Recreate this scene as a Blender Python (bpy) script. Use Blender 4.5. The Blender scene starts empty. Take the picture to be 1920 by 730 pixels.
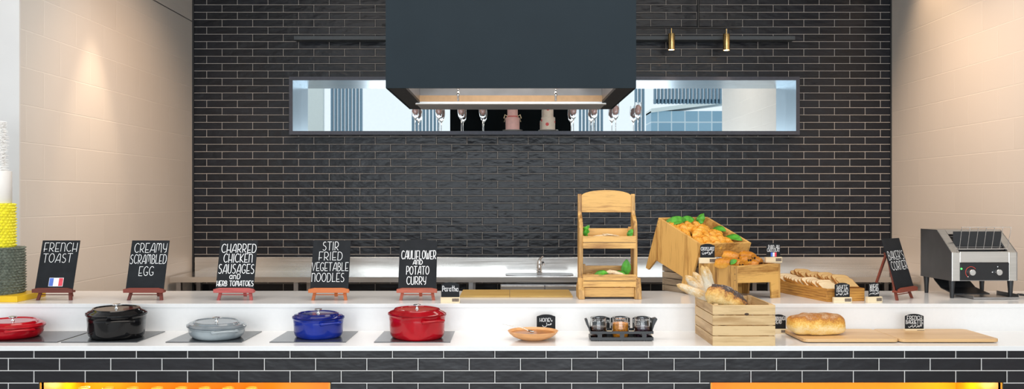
import bpy, bmesh, math, random
from mathutils import Vector, Matrix, noise as mnoise
random.seed(7)
R = math.radians
SC = bpy.context.scene
COL = SC.collection
# ------------------------------------------------------------------ camera
FPX, VX, VY, CZ = 1600.0, 957.0, 372.0, 1.62
cam_d = bpy.data.cameras.new('camera'); cam = bpy.data.objects.new('camera', cam_d); COL.objects.link(cam)
cam_d.sensor_width = 36; cam_d.lens = 36 * FPX / 1920
cam_d.shift_x = (960 - VX) / 1920; cam_d.shift_y = (VY - 365) / 1920
cam_d.clip_start = .05; cam_d.clip_end = 200
cam.location = (0, 0, CZ); cam.rotation_euler = (R(90), 0, 0)
SC.camera = cam
# ------------------------------------------------------------------ light and exposure
SC.view_settings.view_transform = 'Standard'; SC.view_settings.look = 'None'
SC.view_settings.gamma = 1; SC.view_settings.use_curve_mapping = False
SC.view_settings.exposure = 0.0
W = bpy.data.worlds.new('sky'); SC.world = W; W.use_nodes = True
bgn = W.node_tree.nodes['Background']
bgn.inputs[0].default_value = (.86, .94, 1, 1); bgn.inputs[1].default_value = 1.08

def lamp(name, kind, loc, target, energy, color, **kw):
    d = bpy.data.lights.new(name, kind); d.energy = energy; d.color = color
    for k, v in kw.items(): setattr(d, k, v)
    o = bpy.data.objects.new(name, d); COL.objects.link(o); o.location = loc
    o.rotation_euler = (Vector(target) - Vector(loc)).to_track_quat('-Z', 'Y').to_euler()
    return o
# daylight coming through the shop front behind the camera
lamp('daylight_from_front', 'AREA', (0.2, -3.2, 1.55), (0.2, 8, 1.55), 300, (.88, .95, 1), shape='RECTANGLE', size=7.0, size_y=2.6)
# ceiling panels over the counter and over the aisle
lamp('ceiling_panel_light', 'AREA', (0.2, 3.7, 4.3), (0.2, 4.2, 0), 120, (1, .90, .80), shape='RECTANGLE', size=6.0, size_y=1.0)
# a warm washer for each side wall, then four added fill spots
lamp('wall_washer_and_fill', 'SPOT', (-2.74, 6.2, 3.36), (-2.90, 6.2, 1.0), 75, (1, .74, .5), spot_size=R(48), spot_blend=.75, shadow_soft_size=.04)
lamp('wall_washer_and_fill', 'SPOT', (3.28, 7.25, 4.2), (3.60, 7.25, 1.9), 130, (1, .68, .42), spot_size=R(75), spot_blend=1, shadow_soft_size=.06)
lamp('wall_washer_and_fill', 'SPOT', (-1.3, 5.9, 4.3), (-3.04, 7.0, 1.0), 300, (1, .66, .42), spot_size=R(75), spot_blend=1, shadow_soft_size=.12)  # from here on unseen fill spots, added to warm and brighten the side walls
lamp('wall_washer_and_fill', 'SPOT', (-1.6, 5.2, 4.3), (-3.04, 6.0, 1.5), 130, (1, .88, .78), spot_size=R(60), spot_blend=1, shadow_soft_size=.12)
lamp('wall_washer_and_fill', 'SPOT', (2.0, 5.9, 4.3), (3.643, 7.0, 0.9), 330, (1, .66, .42), spot_size=R(75), spot_blend=1, shadow_soft_size=.12)
lamp('wall_washer_and_fill', 'SPOT', (2.2, 5.6, 4.3), (3.643, 6.6, 2.2), 130, (1, .82, .68), spot_size=R(60), spot_blend=1, shadow_soft_size=.12)

# ------------------------------------------------------------------ helpers
def wx(px, s): return (px - VX) / s
def wz(py, s): return CZ - (py - VY) / s
def yy(s): return FPX / s
def s_on(py, z): return (py - VY) / (CZ - z)          # pixel scale where a ray at row py meets height z
ZL, ZU = 0.90, 1.048                                  # the two counter levels
S_F, S_R, S_UB, S_ST, S_W = 384., 346., 304., 212.5, 196.
YF, YR, YUB, YST, YW = [FPX / q for q in (S_F, S_R, S_UB, S_ST, S_W)]

class MB:
    def __init__(s): s.v = []; s.f = []
    def add(s, vs, fs, M=None):
        n = len(s.v)
        s.v += [tuple(M @ Vector(p)) for p in vs] if M is not None else [tuple(p) for p in vs]
        s.f += [tuple(i + n for i in f) for f in fs]; return s
    def box(s, x0, x1, y0, y1, z0, z1, M=None):
        return s.add([(x0,y0,z0),(x1,y0,z0),(x1,y1,z0),(x0,y1,z0),(x0,y0,z1),(x1,y0,z1),(x1,y1,z1),(x0,y1,z1)],
                     [(0,3,2,1),(4,5,6,7),(0,1,5,4),(1,2,6,5),(2,3,7,6),(3,0,4,7)], M)
    def tube(s, pts, r, n=10, cap=True, flat=1.0, closed=False):
        pts = [Vector(p) for p in pts]; m = len(pts); rs = r if isinstance(r, (list, tuple)) else [r] * m
        vs = []; fs = []; up = None
        for i, p in enumerate(pts):
            if closed: t = pts[(i + 1) % m] - pts[i - 1]
            else: t = pts[min(i + 1, m - 1)] - pts[max(i - 1, 0)]
            t.normalize()
            if up is None:
                up = Vector((0, 0, 1)) if abs(t.z) < .9 else Vector((0, 1, 0))
            a = t.cross(up)
            if a.length < 1e-6: a = t.cross(Vector((1, 0, 0)))
            a.normalize(); b = a.cross(t).normalized(); up = b
            for k in range(n):
                q = 2 * math.pi * k / n
                vs.append(p + a * (rs[i] * math.cos(q)) + b * (rs[i] * flat * math.sin(q)))
        L = m if closed else m - 1
        for i in range(L):
            j = (i + 1) % m
            for k in range(n):
                fs.append((i*n+k, i*n+(k+1) % n, j*n+(k+1) % n, j*n+k))
        if cap and not closed:
            fs.append(tuple(reversed(range(n)))); fs.append(tuple((m-1)*n+k for k in range(n)))
        return s.add(vs, fs)
    def lathe(s, prof, n=32, a=1.0, b=1.0, M=None, e=2.0):
        """profile [(k, z)] swept round z, radii a*k and b*k (superellipse exponent e)"""
        vs = []; fs = []
        def cs(q):
            c, d = math.cos(q), math.sin(q)
            return (math.copysign(abs(c) ** (2 / e), c), math.copysign(abs(d) ** (2 / e), d))
        ring = [cs(2 * math.pi * k / n) for k in range(n)]
        for k_, z in prof:
            for c, d in ring: vs.append((a * k_ * c, b * k_ * d, z))
        for i in range(len(prof) - 1):
            for k in range(n): fs.append((i*n+k, i*n+(k+1) % n, (i+1)*n+(k+1) % n, (i+1)*n+k))
        if prof[0][0] > 1e-6: fs.append(tuple(reversed(range(n))))
        if prof[-1][0] > 1e-6: fs.append(tuple((len(prof)-1)*n+k for k in range(n)))
        return s.add(vs, fs, M)
    def prism(s, poly, t0, t1, axis='y', M=None):
        """polygon (u, w) extruded from t0 to t1 along an axis: y -> (u,t,w), x -> (t,u,w), z -> (u,w,t)"""
        f = {'y': lambda u, w, t: (u, t, w), 'x': lambda u, w, t: (t, u, w), 'z': lambda u, w, t: (u, w, t)}[axis]
        n = len(poly)
        vs = [f(u, w, t0) for u, w in poly] + [f(u, w, t1) for u, w in poly]
        fs = [tuple(range(n)), tuple(reversed(range(n, 2*n)))] + [(i, n+i, n+(i+1) % n, (i+1) % n) for i in range(n)]
        return s.add(vs, fs, M)
    def build(s, name, mat, parent=None, smooth=False, bevel=0, loc=None, rot=None, seg=2, sub=0, norm=True):
        me = bpy.data.meshes.new(name); me.from_pydata(s.v, [], s.f)
        if norm or smooth:
            bm = bmesh.new(); bm.from_mesh(me)
            if smooth: bmesh.ops.remove_doubles(bm, verts=bm.verts, dist=1e-6)
            if norm: bmesh.ops.recalc_face_normals(bm, faces=bm.faces)
            bm.to_mesh(me); bm.free()
        if mat: me.materials.append(mat)
        if smooth:
            me.polygons.foreach_set('use_smooth', [True] * len(me.polygons))
            me.set_sharp_from_angle(angle=R(42))
        o = bpy.data.objects.new(name, me); COL.objects.link(o)
        if parent: o.parent = parent
        if loc: o.location = loc
        if rot: o.rotation_euler = rot
        if bevel:
            m = o.modifiers.new('bevel', 'BEVEL'); m.width = bevel; m.segments = seg; m.limit_method = 'ANGLE'; m.angle_limit = R(35)
        if sub:
            m = o.modifiers.new('subdivision', 'SUBSURF'); m.levels = sub; m.render_levels = sub
        return o

def tag(o, label, cat, group=None, kind=None):
    if label: o['label'] = label
    if cat: o['category'] = cat
    if group: o['group'] = group
    if kind: o['kind'] = kind
    return o
def thing(name, label, cat, loc=(0, 0, 0), rz=0, group=None):
    o = bpy.data.objects.new(name, None); COL.objects.link(o); o.location = loc; o.rotation_euler = (0, 0, rz)
    o.empty_display_size = .05
    return tag(o, label, cat, group)
def structure(o): o['kind'] = 'structure'; return o
def dup(root, loc, rot=None, label=None, group=None, scale=None):
    r = root.copy(); COL.objects.link(r); r.location = loc
    if rot: r.rotation_euler = rot
    if scale: r.scale = scale
    if label: r['label'] = label
    if group: r['group'] = group
    for ch in list(root.children):
        c = ch.copy(); COL.objects.link(c); c.parent = r
        for g in list(ch.children):
            d = g.copy(); COL.objects.link(d); d.parent = c
    return r

# ------------------------------------------------------------------ materials
def new_mat(name):
    m = bpy.data.materials.new(name); m.use_nodes = True
    nt = m.node_tree; return m, nt, nt.nodes['Principled BSDF']
def N(nt, t, **kw):
    n = nt.nodes.new(t)
    for k, v in kw.items(): setattr(n, k, v)
    return n
def mat(name, color, rough=.5, metal=0., var=.06, scale=30., bump=0., coat=0., stretch=(1, 1, 1), spec=None, emit=None, sss=0, rvar=0):
    m, nt, b = new_mat(name); L = nt.links
    tc = N(nt, 'ShaderNodeTexCoord'); mp = N(nt, 'ShaderNodeMapping'); mp.inputs['Scale'].default_value = stretch
    nz = N(nt, 'ShaderNodeTexNoise'); nz.inputs['Scale'].default_value = scale; nz.inputs['Detail'].default_value = 4
    L.new(tc.outputs['Object'], mp.inputs[0]); L.new(mp.outputs[0], nz.inputs[0])
    rp = N(nt, 'ShaderNodeValToRGB'); e = rp.color_ramp.elements
    e[0].position = .3; e[1].position = .7
    e[0].color = [max(0, c * (1 - var)) for c in color] + [1]; e[1].color = [min(1, c * (1 + var)) for c in color] + [1]
    L.new(nz.outputs[0], rp.inputs[0]); L.new(rp.outputs[0], b.inputs['Base Color'])
    b.inputs['Roughness'].default_value = rough; b.inputs['Metallic'].default_value = metal
    if coat: b.inputs['Coat Weight'].default_value = coat; b.inputs['Coat Roughness'].default_value = .04
    if spec is not None: b.inputs['Specular IOR Level'].default_value = spec
    if bump:
        bp = N(nt, 'ShaderNodeBump'); bp.inputs['Strength'].default_value = bump; bp.inputs['Distance'].default_value = .002
        L.new(nz.outputs[0], bp.inputs['Height']); L.new(bp.outputs[0], b.inputs['Normal'])
    if rvar:
        mr = N(nt, 'ShaderNodeMapRange'); mr.inputs[3].default_value = rough - rvar; mr.inputs[4].default_value = rough + rvar
        L.new(nz.outputs[0], mr.inputs[0]); L.new(mr.outputs[0], b.inputs['Roughness'])
    if emit:
        b.inputs['Emission Color'].default_value = tuple(emit[0]) + (1,); b.inputs['Emission Strength'].default_value = emit[1]
    if sss:
        b.inputs['Subsurface Weight'].default_value = sss; b.inputs['Subsurface Radius'].default_value = (.01, .006, .003)
    return m
def wood(name, c1, c2, axis='x', scale=14., rough=.48, fine=.8, spread=7.):
    """long-grained timber; axis = grain direction in object space"""
    m, nt, b = new_mat(name); L = nt.links
    st = {'x': (.09, 1, 1), 'y': (1, .09, 1), 'z': (1, 1, .09)}[axis]
    tc = N(nt, 'ShaderNodeTexCoord'); oi = N(nt, 'ShaderNodeObjectInfo'); va = N(nt, 'ShaderNodeVectorMath', operation='ADD')
    sc = N(nt, 'ShaderNodeVectorMath', operation='SCALE'); sc.inputs[3].default_value = 3.7
    cx = N(nt, 'ShaderNodeCombineXYZ')
    for i in range(3): L.new(oi.outputs['Random'], cx.inputs[i])
    L.new(cx.outputs[0], sc.inputs[0])
    L.new(tc.outputs['Object'], va.inputs[0]); L.new(sc.outputs[0], va.inputs[1])
    mp = N(nt, 'ShaderNodeMapping'); mp.inputs['Scale'].default_value = [q * scale for q in st]; L.new(va.outputs[0], mp.inputs[0])
    n1 = N(nt, 'ShaderNodeTexNoise'); n1.inputs['Scale'].default_value = 1; n1.inputs['Detail'].default_value = 3; n1.inputs['Distortion'].default_value = .6
    n2 = N(nt, 'ShaderNodeTexNoise'); n2.inputs['Scale'].default_value = spread; n2.inputs['Detail'].default_value = 6; n2.inputs['Roughness'].default_value = .65
    L.new(mp.outputs[0], n1.inputs[0]); L.new(mp.outputs[0], n2.inputs[0])
    mx = N(nt, 'ShaderNodeMath', operation='MULTIPLY_ADD'); mx.inputs[1].default_value = fine
    L.new(n2.outputs[0], mx.inputs[0]); L.new(n1.outputs[0], mx.inputs[2])
    rp = N(nt, 'ShaderNodeValToRGB'); e = rp.color_ramp.elements
    e[0].position = .45 + .12 * fine; e[0].color = (*c2, 1); e[1].position = .62 + .5 * fine; e[1].color = (*c1, 1)
    e[0].position = .40 + .34 * fine; e[1].position = .53 + .52 * fine
    L.new(mx.outputs[0], rp.inputs[0]); L.new(rp.outputs[0], b.inputs['Base Color'])
    b.inputs['Roughness'].default_value = rough
    bp = N(nt, 'ShaderNodeBump'); bp.inputs['Strength'].default_value = .12; bp.inputs['Distance'].default_value = .001
    L.new(n2.outputs[0], bp.inputs['Height']); L.new(bp.outputs[0], b.inputs['Normal'])
    return m
def tile_mat(name, x0, z0, w, h, mortar, dark, joint, rough=.3, axis=0, bumpd=.004, und=.5, spec=.5, tint=(.75, 1.3)):
    m, nt, b = new_mat(name); L = nt.links
    g = N(nt, 'ShaderNodeNewGeometry'); sx = N(nt, 'ShaderNodeSeparateXYZ'); L.new(g.outputs['Position'], sx.inputs[0])
    ax = N(nt, 'ShaderNodeMath', operation='SUBTRACT'); ax.inputs[1].default_value = x0; L.new(sx.outputs[axis], ax.inputs[0])
    az = N(nt, 'ShaderNodeMath', operation='SUBTRACT'); az.inputs[1].default_value = z0; L.new(sx.outputs[2], az.inputs[0])
    cb = N(nt, 'ShaderNodeCombineXYZ'); L.new(ax.outputs[0], cb.inputs[0]); L.new(az.outputs[0], cb.inputs[1])
    br = N(nt, 'ShaderNodeTexBrick'); br.inputs['Scale'].default_value = 1; br.inputs['Brick Width'].default_value = w
    br.inputs['Row Height'].default_value = h; br.inputs['Mortar Size'].default_value = mortar; br.inputs['Mortar Smooth'].default_value = .0
    br.inputs['Color1'].default_value = (0, 0, 0, 1); br.inputs['Color2'].default_value = (1, 1, 1, 1); br.inputs['Mortar'].default_value = (.5, .5, .5, 1)
    L.new(cb.outputs[0], br.inputs[0])
    br2 = N(nt, 'ShaderNodeTexBrick')
    for k in ('Scale', 'Brick Width', 'Row Height'): br2.inputs[k].default_value = br.inputs[k].default_value
    br2.inputs['Mortar Size'].default_value = mortar * 3.2; br2.inputs['Mortar Smooth'].default_value = .8
    L.new(cb.outputs[0], br2.inputs[0])
    rp = N(nt, 'ShaderNodeValToRGB'); e = rp.color_ramp.elements
    e[0].color = [c * tint[0] for c in dark] + [1]; e[1].color = [c * tint[1] for c in dark] + [1]; L.new(br.outputs['Color'], rp.inputs[0])
    mx = N(nt, 'ShaderNodeMixRGB'); mx.inputs[2].default_value = (*joint, 1); L.new(br.outputs['Fac'], mx.inputs[0]); L.new(rp.outputs[0], mx.inputs[1])
    L.new(mx.outputs[0], b.inputs['Base Color'])
    mp = N(nt, 'ShaderNodeMapping'); mp.inputs['Scale'].default_value = (7, 15, 1); L.new(cb.outputs[0], mp.inputs[0])
    nz = N(nt, 'ShaderNodeTexNoise', noise_dimensions='4D'); nz.inputs['Scale'].default_value = 1.3; nz.inputs['Detail'].default_value = 2.5
    L.new(mp.outputs[0], nz.inputs['Vector']); ww = N(nt, 'ShaderNodeMath', operation='MULTIPLY'); ww.inputs[1].default_value = 17
    L.new(br.outputs['Color'], ww.inputs[0]); L.new(ww.outputs[0], nz.inputs['W'])
    b1 = N(nt, 'ShaderNodeBump'); b1.inputs['Strength'].default_value = und; b1.inputs['Distance'].default_value = .012; L.new(nz.outputs[0], b1.inputs['Height'])
    b2 = N(nt, 'ShaderNodeBump', invert=True); b2.inputs['Strength'].default_value = .8; b2.inputs['Distance'].default_value = bumpd
    L.new(br2.outputs['Fac'], b2.inputs['Height']); L.new(b1.outputs[0], b2.inputs['Normal']); L.new(b2.outputs[0], b.inputs['Normal'])
    rr = N(nt, 'ShaderNodeMath', operation='MULTIPLY_ADD'); rr.inputs[1].default_value = .5; rr.inputs[2].default_value = rough
    L.new(br.outputs['Fac'], rr.inputs[0]); L.new(rr.outputs[0], b.inputs['Roughness']); b.inputs['Specular IOR Level'].default_value = spec
    return m
def glass_mat(name, color=(1, 1, 1), rough=0.0, ior=1.45):
    m, nt, b = new_mat(name); b.inputs['Base Color'].default_value = (*color, 1); b.inputs['Roughness'].default_value = rough
    b.inputs['Transmission Weight'].default_value = 1; b.inputs['IOR'].default_value = ior
    nz = N(nt, 'ShaderNodeTexNoise'); nz.inputs['Scale'].default_value = 8
    mr = N(nt, 'ShaderNodeMapRange'); mr.inputs[3].default_value = rough; mr.inputs[4].default_value = rough + .02
    nt.links.new(nz.outputs[0], mr.inputs[0]); nt.links.new(mr.outputs[0], b.inputs['Roughness'])
    return m
def crust_mat(name, stops, scale=9., zlo=0, zhi=.1, zmix=.6, bump=.5, rough=.6, fine=120., stretch=(1, 1, 1), ridge=0):
    """baked crust: colour by height on the loaf plus large blotches, with fine pitting"""
    m, nt, b = new_mat(name); L = nt.links
    tc = N(nt, 'ShaderNodeTexCoord'); sx = N(nt, 'ShaderNodeSeparateXYZ'); L.new(tc.outputs['Object'], sx.inputs[0])
    mr = N(nt, 'ShaderNodeMapRange'); mr.inputs[1].default_value = zlo; mr.inputs[2].default_value = zhi; L.new(sx.outputs[2], mr.inputs[0])
    mp = N(nt, 'ShaderNodeMapping'); mp.inputs['Scale'].default_value = stretch; L.new(tc.outputs['Object'], mp.inputs[0])
    n1 = N(nt, 'ShaderNodeTexNoise'); n1.inputs['Scale'].default_value = scale; n1.inputs['Detail'].default_value = 5; n1.inputs['Roughness'].default_value = .65
    n2 = N(nt, 'ShaderNodeTexNoise'); n2.inputs['Scale'].default_value = fine; n2.inputs['Detail'].default_value = 3
    L.new(mp.outputs[0], n1.inputs[0]); L.new(tc.outputs['Object'], n2.inputs[0])
    a = N(nt, 'ShaderNodeMixRGB'); a.inputs[0].default_value = zmix; L.new(n1.outputs[0], a.inputs[1]); L.new(mr.outputs[0], a.inputs[2])
    c = N(nt, 'ShaderNodeMixRGB'); c.inputs[0].default_value = .18; L.new(a.outputs[0], c.inputs[1]); L.new(n2.outputs[0], c.inputs[2])
    rp = N(nt, 'ShaderNodeValToRGB'); e = rp.color_ramp.elements
    while len(e) < len(stops): e.new(.5)
    for el, (p, col) in zip(e, stops): el.position = p; el.color = (*col, 1)
    src = c.outputs[0]
    if ridge:      # browner on the raised folds
        g = N(nt, 'ShaderNodeNewGeometry'); q1 = N(nt, 'ShaderNodeMath', operation='SUBTRACT'); q1.inputs[1].default_value = .5; L.new(g.outputs['Pointiness'], q1.inputs[0])
        q2 = N(nt, 'ShaderNodeMath', operation='MULTIPLY_ADD'); q2.inputs[1].default_value = ridge; L.new(q1.outputs[0], q2.inputs[0]); L.new(src, q2.inputs[2]); src = q2.outputs[0]
    L.new(src, rp.inputs[0]); L.new(rp.outputs[0], b.inputs['Base Color']); b.inputs['Roughness'].default_value = rough
    bp = N(nt, 'ShaderNodeBump'); bp.inputs['Strength'].default_value = bump; bp.inputs['Distance'].default_value = .003
    L.new(n2.outputs[0], bp.inputs['Height']); L.new(bp.outputs[0], b.inputs['Normal'])
    return m

M_BACKTILE = tile_mat('black_wall_tile', -2.026 - .2929 * 20.5, 3.471 - .07023 * 60, .2929, .07023, .0023, (.0068, .0082, .0128), (.44, .42, .40), rough=.30, und=.55, spec=.34)
M_FRONTTILE = tile_mat('black_counter_tile', (111.7 - VX) / S_F - .25005 * 20, .8377 - .0604 * 20, .25005, .0604, .0021, (.014, .013, .015), (.62, .60, .58), rough=.34, und=.4, spec=.3)
M_SIDETILE = tile_mat('beige_wall_tile', -1.0, -.85, .41, .235, .0016, (.62, .59, .55), (.66, .63, .59), rough=.40, axis=1, bumpd=.0008, und=.015, tint=(.985, 1.015))
M_PLASTER = mat('white_plaster', (.64, .63, .62), .6, var=.02, scale=5)
M_QUARTZ = mat('white_quartz', (.80, .79, .78), .16, var=.012, scale=60, spec=.5)
M_STEEL = mat('brushed_steel', (.76, .74, .71), .20, 1, var=.06, scale=6, stretch=(.3, 8, 14), rvar=.08)
M_STEEL2 = mat('satin_steel', (.42, .41, .41), .34, 1, var=.08, scale=8, stretch=(1, 1, 1), rvar=.06)
M_CHROME = mat('chrome', (.8, .79, .78), .1, 1, var=.02)
M_HOOD = mat('slate_paint', (.016, .0245, .0315), .7, var=.05, scale=3, spec=.12)
M_BLACKMETAL = mat('black_metal', (.018, .019, .021), .42, var=.1)
M_GREYMETAL = mat('dark_grey_metal', (.055, .058, .075), .4, .3, var=.1)
M_BOARD = mat('chalkboard_black', (.011, .0125, .015), .62, var=.25, scale=14, spec=.22)
M_CHALK = mat('white_chalk_ink', (.86, .86, .86), .7, var=.02)
M_BRASS = mat('brass', (.78, .56, .24), .25, 1, var=.05)
M_OAK_X = wood('oak_grain_across', (.72, .41, .115), (.32, .14, .028), 'x')
M_OAK_Y = wood('oak_grain_deep', (.72, .41, .115), (.32, .14, .028), 'y')
M_OAK_Z = wood('oak_grain_upright', (.60, .34, .10), (.22, .10, .024), 'z')
M_PINE = wood('pale_pine', (.68, .47, .23), (.42, .24, .085), 'x', scale=9)
M_PINE_Y = wood('pale_pine_deep', (.64, .44, .22), (.40, .23, .085), 'y', scale=9)
M_GREYPINE = wood('greyed_pine', (.36, .28, .19), (.17, .12, .075), 'x', scale=9); M_GREYPINE_Y = wood('greyed_pine_deep', (.36, .28, .19), (.17, .12, .075), 'y', scale=9)
M_BAMBOO = wood('bamboo_board', (.66, .42, .20), (.54, .31, .13), 'x', scale=16, rough=.4)
M_YBOARD = wood('yellowish_board', (.50, .32, .09), (.40, .23, .05), 'x', scale=16)
M_TRAY = wood('honey_timber', (.60, .29, .06), (.26, .09, .015), 'x', scale=14)
M_TRAY_Y = wood('honey_timber_deep', (.60, .29, .06), (.26, .09, .015), 'y', scale=14)
M_BLOCK = wood('light_beech', (.80, .66, .44), (.70, .54, .32), 'x', scale=9)
M_GREEN = mat('leaf_green', (.06, .27, .018), .5, var=.5, scale=30)
M_GLASS = glass_mat('clear_glass')
M_BLACKGLASS = mat('black_hob_glass', (.05, .055, .06), .12, var=.03, spec=.8)
# ------------------------------------------------------------------ the room
XL, XR, ZC = -3.04, 3.643, 4.6
NX0, NX1, NZ0, NZ1 = (548.6 - VX) / 199, (1493 - VX) / 199, CZ + (VY - 246) / 199, CZ + (VY - 150.5) / 199   # clear opening of the display niche
YN, YM = FPX / 199, 8.345
b = MB()
b.box(XL - .1, NX0 - .02, YW, YW + .35, 0, ZC); b.box(NX1 + .02, XR + .1, YW, YW + .35, 0, ZC)
b.box(NX0 - .02, NX1 + .02, YW, YW + .35, 0, NZ0 - .02); b.box(NX0 - .02, NX1 + .02, YW, YW + .35, NZ1 + .02, ZC)
structure(b.build('wall_back', M_BACKTILE))
structure(MB().box(XL - .12, XL, 5.29, YW, 0, 3.305).build('wall_left', M_SIDETILE))
structure(MB().box(XL - .12, XL, 5.29, YW, 3.315, ZC).build('wall_left', M_SIDETILE))
structure(MB().box(XL - .12, XL - .008, 5.29, YW, 3.305, 3.315).build('trim_1', M_GREYMETAL))
structure(MB().box(-5.5, XL - .12, 5.28, 5.40, 0, ZC).build('wall_left', M_PLASTER))
structure(MB().box(XL - .12, XL + .004, 5.275, 5.29, 0, ZC).build('trim_2', M_PLASTER))
structure(MB().box(XR, XR + .12, 2.0, YW, 0, ZC).build('wall_right', M_SIDETILE))
structure(MB().box(XL, XL + .016, YW - .014, YW - .001, 0, ZC).build('trim_3', M_BLACKMETAL))
structure(MB().box(XR - .012, XR, YW - .014, YW - .001, 0, ZC).build('trim_4', M_BLACKMETAL))
structure(MB().box(-5.5, XR + .12, 2.0, YW + .35, ZC, ZC + .1).build('ceiling', M_PLASTER))
structure(MB().box(-9, 9, -6, YW + .35, -.1, 0).build('floor', mat('grey_floor_tile', (.42, .40, .38), .35, var=.05, scale=3)))

# ------------------------------------------------------------------ the shop front and street behind the camera (seen in the niche mirror)
SM = FPX / (2 * YM + 4.0)
def mx(px): return (px - VX) / SM
M_PALE = mat('pale_frame_paint', (.74, .80, .78), .5, var=.02)
M_FIN = mat('blue_grey_louvre', (.16, .27, .36), .4, var=.08)
for a, c, n in ((577, 606, 'pale shop front pillar reflected at the end of the niche mirror'), (1388, 1462, 'broad pale shop front pillar reflected in the niche mirror')):
    tag(MB().box(mx(a), mx(c), -4.15, -4, 0, 6.0).build('shop_front_pillar', M_PALE, bevel=.01), n, 'pillar', kind='structure')
for a, c, z0, n in ((620, 676, 0, 'blue grey louvre screen beside the pale pillar in the reflection'), (772, 826, 0, 'blue grey louvre screen behind the wine glasses in the reflection'),
                   (1086, 1130, 0, 'narrow blue grey louvre screen by the cakes in the reflection'), (1191, 1206, 0, 'very narrow louvre strip behind the last glass in the reflection'),
                   (1227, 1352, 3.92, 'louvre screen over the street building in the reflection')):
    m = MB(); x = mx(a)
    while x < mx(c):
        m.box(x, x + .05, -4.14, -4.0, z0, 6.0); x += .088
    m.box(mx(a), mx(c), -4.17, -4.14, z0 + .02, z0 + .12); m.box(mx(a), mx(c), -4.17, -4.14, 5.8, 5.9)
    tag(m.build('louvre_screen', M_FIN), n, 'louvre screen', kind='structure')
t = thing('office_building', 'blue glass building across the street seen in the reflection', 'building', (0, -10, 0))
m, nt, bs = new_mat('blue_curtain_glass')
br = N(nt, 'ShaderNodeTexBrick'); br.offset = 0; br.inputs['Scale'].default_value = 1; br.inputs['Brick Width'].default_value = .42; br.inputs['Row Height'].default_value = .8
br.inputs['Mortar Size'].default_value = .02; br.inputs['Color1'].default_value = (.22, .38, .50, 1); br.inputs['Color2'].default_value = (.30, .48, .60, 1); br.inputs['Mortar'].default_value = (.6, .7, .75, 1)
g = N(nt, 'ShaderNodeNewGeometry'); sx = N(nt, 'ShaderNodeSeparateXYZ'); cb = N(nt, 'ShaderNodeCombineXYZ')
nt.links.new(g.outputs['Position'], sx.inputs[0]); nt.links.new(sx.outputs[0], cb.inputs[0]); nt.links.new(sx.outputs[2], cb.inputs[1]); nt.links.new(cb.outputs[0], br.inputs[0])
nt.links.new(br.outputs[0], bs.inputs['Base Color']); bs.inputs['Roughness'].default_value = .4
MB().box(4.4, 7.0, -1, 0, 0, 4.35).build('facade', m, t)
q = MB(); q.prism([(4.4, 4.30), (6.9, 4.62), (6.9, 4.75), (4.4, 4.42)], -1.05, .05); q.build('roof_band', M_PALE, t)
t['kind'] = 'structure'

# ------------------------------------------------------------------ back wall: mirrored display niche, shelf, steel counter
M_LINING = mat('blued_steel_lining', (.34, .43, .50), .28, 1, var=.04, scale=3)
M_MIRROR = mat('blue_tinted_mirror', (.90, .95, .96), .004, 1, var=.01)
t = thing('display_niche', 'long mirrored display niche with grey metal frame set in black tiles', 'display niche', (0, YN, NZ0))
z1 = NZ1 - NZ0; d = YM - YN
f = MB(); f.box(NX0 - .033, NX1 + .033, 0, .155, -.033, 0); f.box(NX0 - .033, NX1 + .033, 0, .155, z1, z1 + .033)
f.box(NX0 - .033, NX0, 0, .155, 0, z1); f.box(NX1, NX1 + .033, 0, .155, 0, z1); f.build('frame', M_GREYMETAL, t)
f = MB(); f.box(NX0 - .012, NX0 + .001, .155, d, 0, z1); f.box(NX1 - .001, NX1 + .012, .155, d, 0, z1); f.box(NX0, NX1, .155, d, z1 - .001, z1 + .012)
f.box(NX0, NX0 + .001, .004, .155, 0, z1); f.box(NX1 - .001, NX1, .004, .155, 0, z1); f.box(NX0, NX1, .004, .155, z1 - .001, z1)
f.build('lining', M_LINING, t)
MB().box(NX0, NX1, .001, d, -.012, .001).build('sill', M_GREYMETAL, t)
MB().box(NX0, NX1, d, d + .006, 0, z1).build('mirror', M_MIRROR, t)

x0, x1 = (551 - VX) / 199, (1491 - VX) / 199; zt = CZ + (VY - 67.5) / 199
tag(MB().box(x0, x1, YN, YW, zt - .036, zt).build('wall_shelf', mat('anthracite_shelf', (.05, .062, .072), .45, var=.08), bevel=.002), 'long thin anthracite shelf on the black tiles above the niche', 'shelf')

ZST = wz(520, S_ST); YSP = 8.12
t = thing('steel_worktable', 'long stainless steel worktable with splashback along the tiled wall', 'worktable', (0, 0, 0))
SX0, SX1, SY0, SY1 = -.035, .56, 7.64, 7.93
m = MB()
m.box(XL + .035, SX0, YST, YSP, ZST - .012, ZST); m.box(SX1, XR - .035, YST, YSP, ZST - .012, ZST)
m.box(SX0, SX1, YST, SY0, ZST - .012, ZST); m.box(SX0, SX1, SY1, YSP, ZST - .012, ZST)
m.build('worktop', M_STEEL, t)
MB().box(XL + .035, XR - .035, YST, YST + .012, ZST - .047, ZST - .012).build('apron', M_STEEL, t)
ZSP = wz(482.5, FPX / YSP)
MB().box(XL + .035, XR - .035, YSP, YW - .015, ZST - .05, ZSP).build('splashback', M_STEEL, t, bevel=.003)
m = MB(); m.lathe([(1.06, .004), (1.06, -.002), (1, -.004), (.97, -.10), (.85, -.15), (0, -.155)], 48, (SX1 - SX0) / 2 * .98, (SY1 - SY0) / 2 * .98, e=5)
m.build('sink_basin', M_STEEL2, t, True, loc=((SX0 + SX1) / 2, (SY0 + SY1) / 2, ZST))
for x in (XL + .10, -1.9, -.35, 1.0, 2.3, XR - .1):
    for y in (YST + .05, YSP - .06): MB().box(x - .02, x + .02, y - .02, y + .02, 0, ZST - .012).build('leg', M_STEEL2, t)
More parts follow.
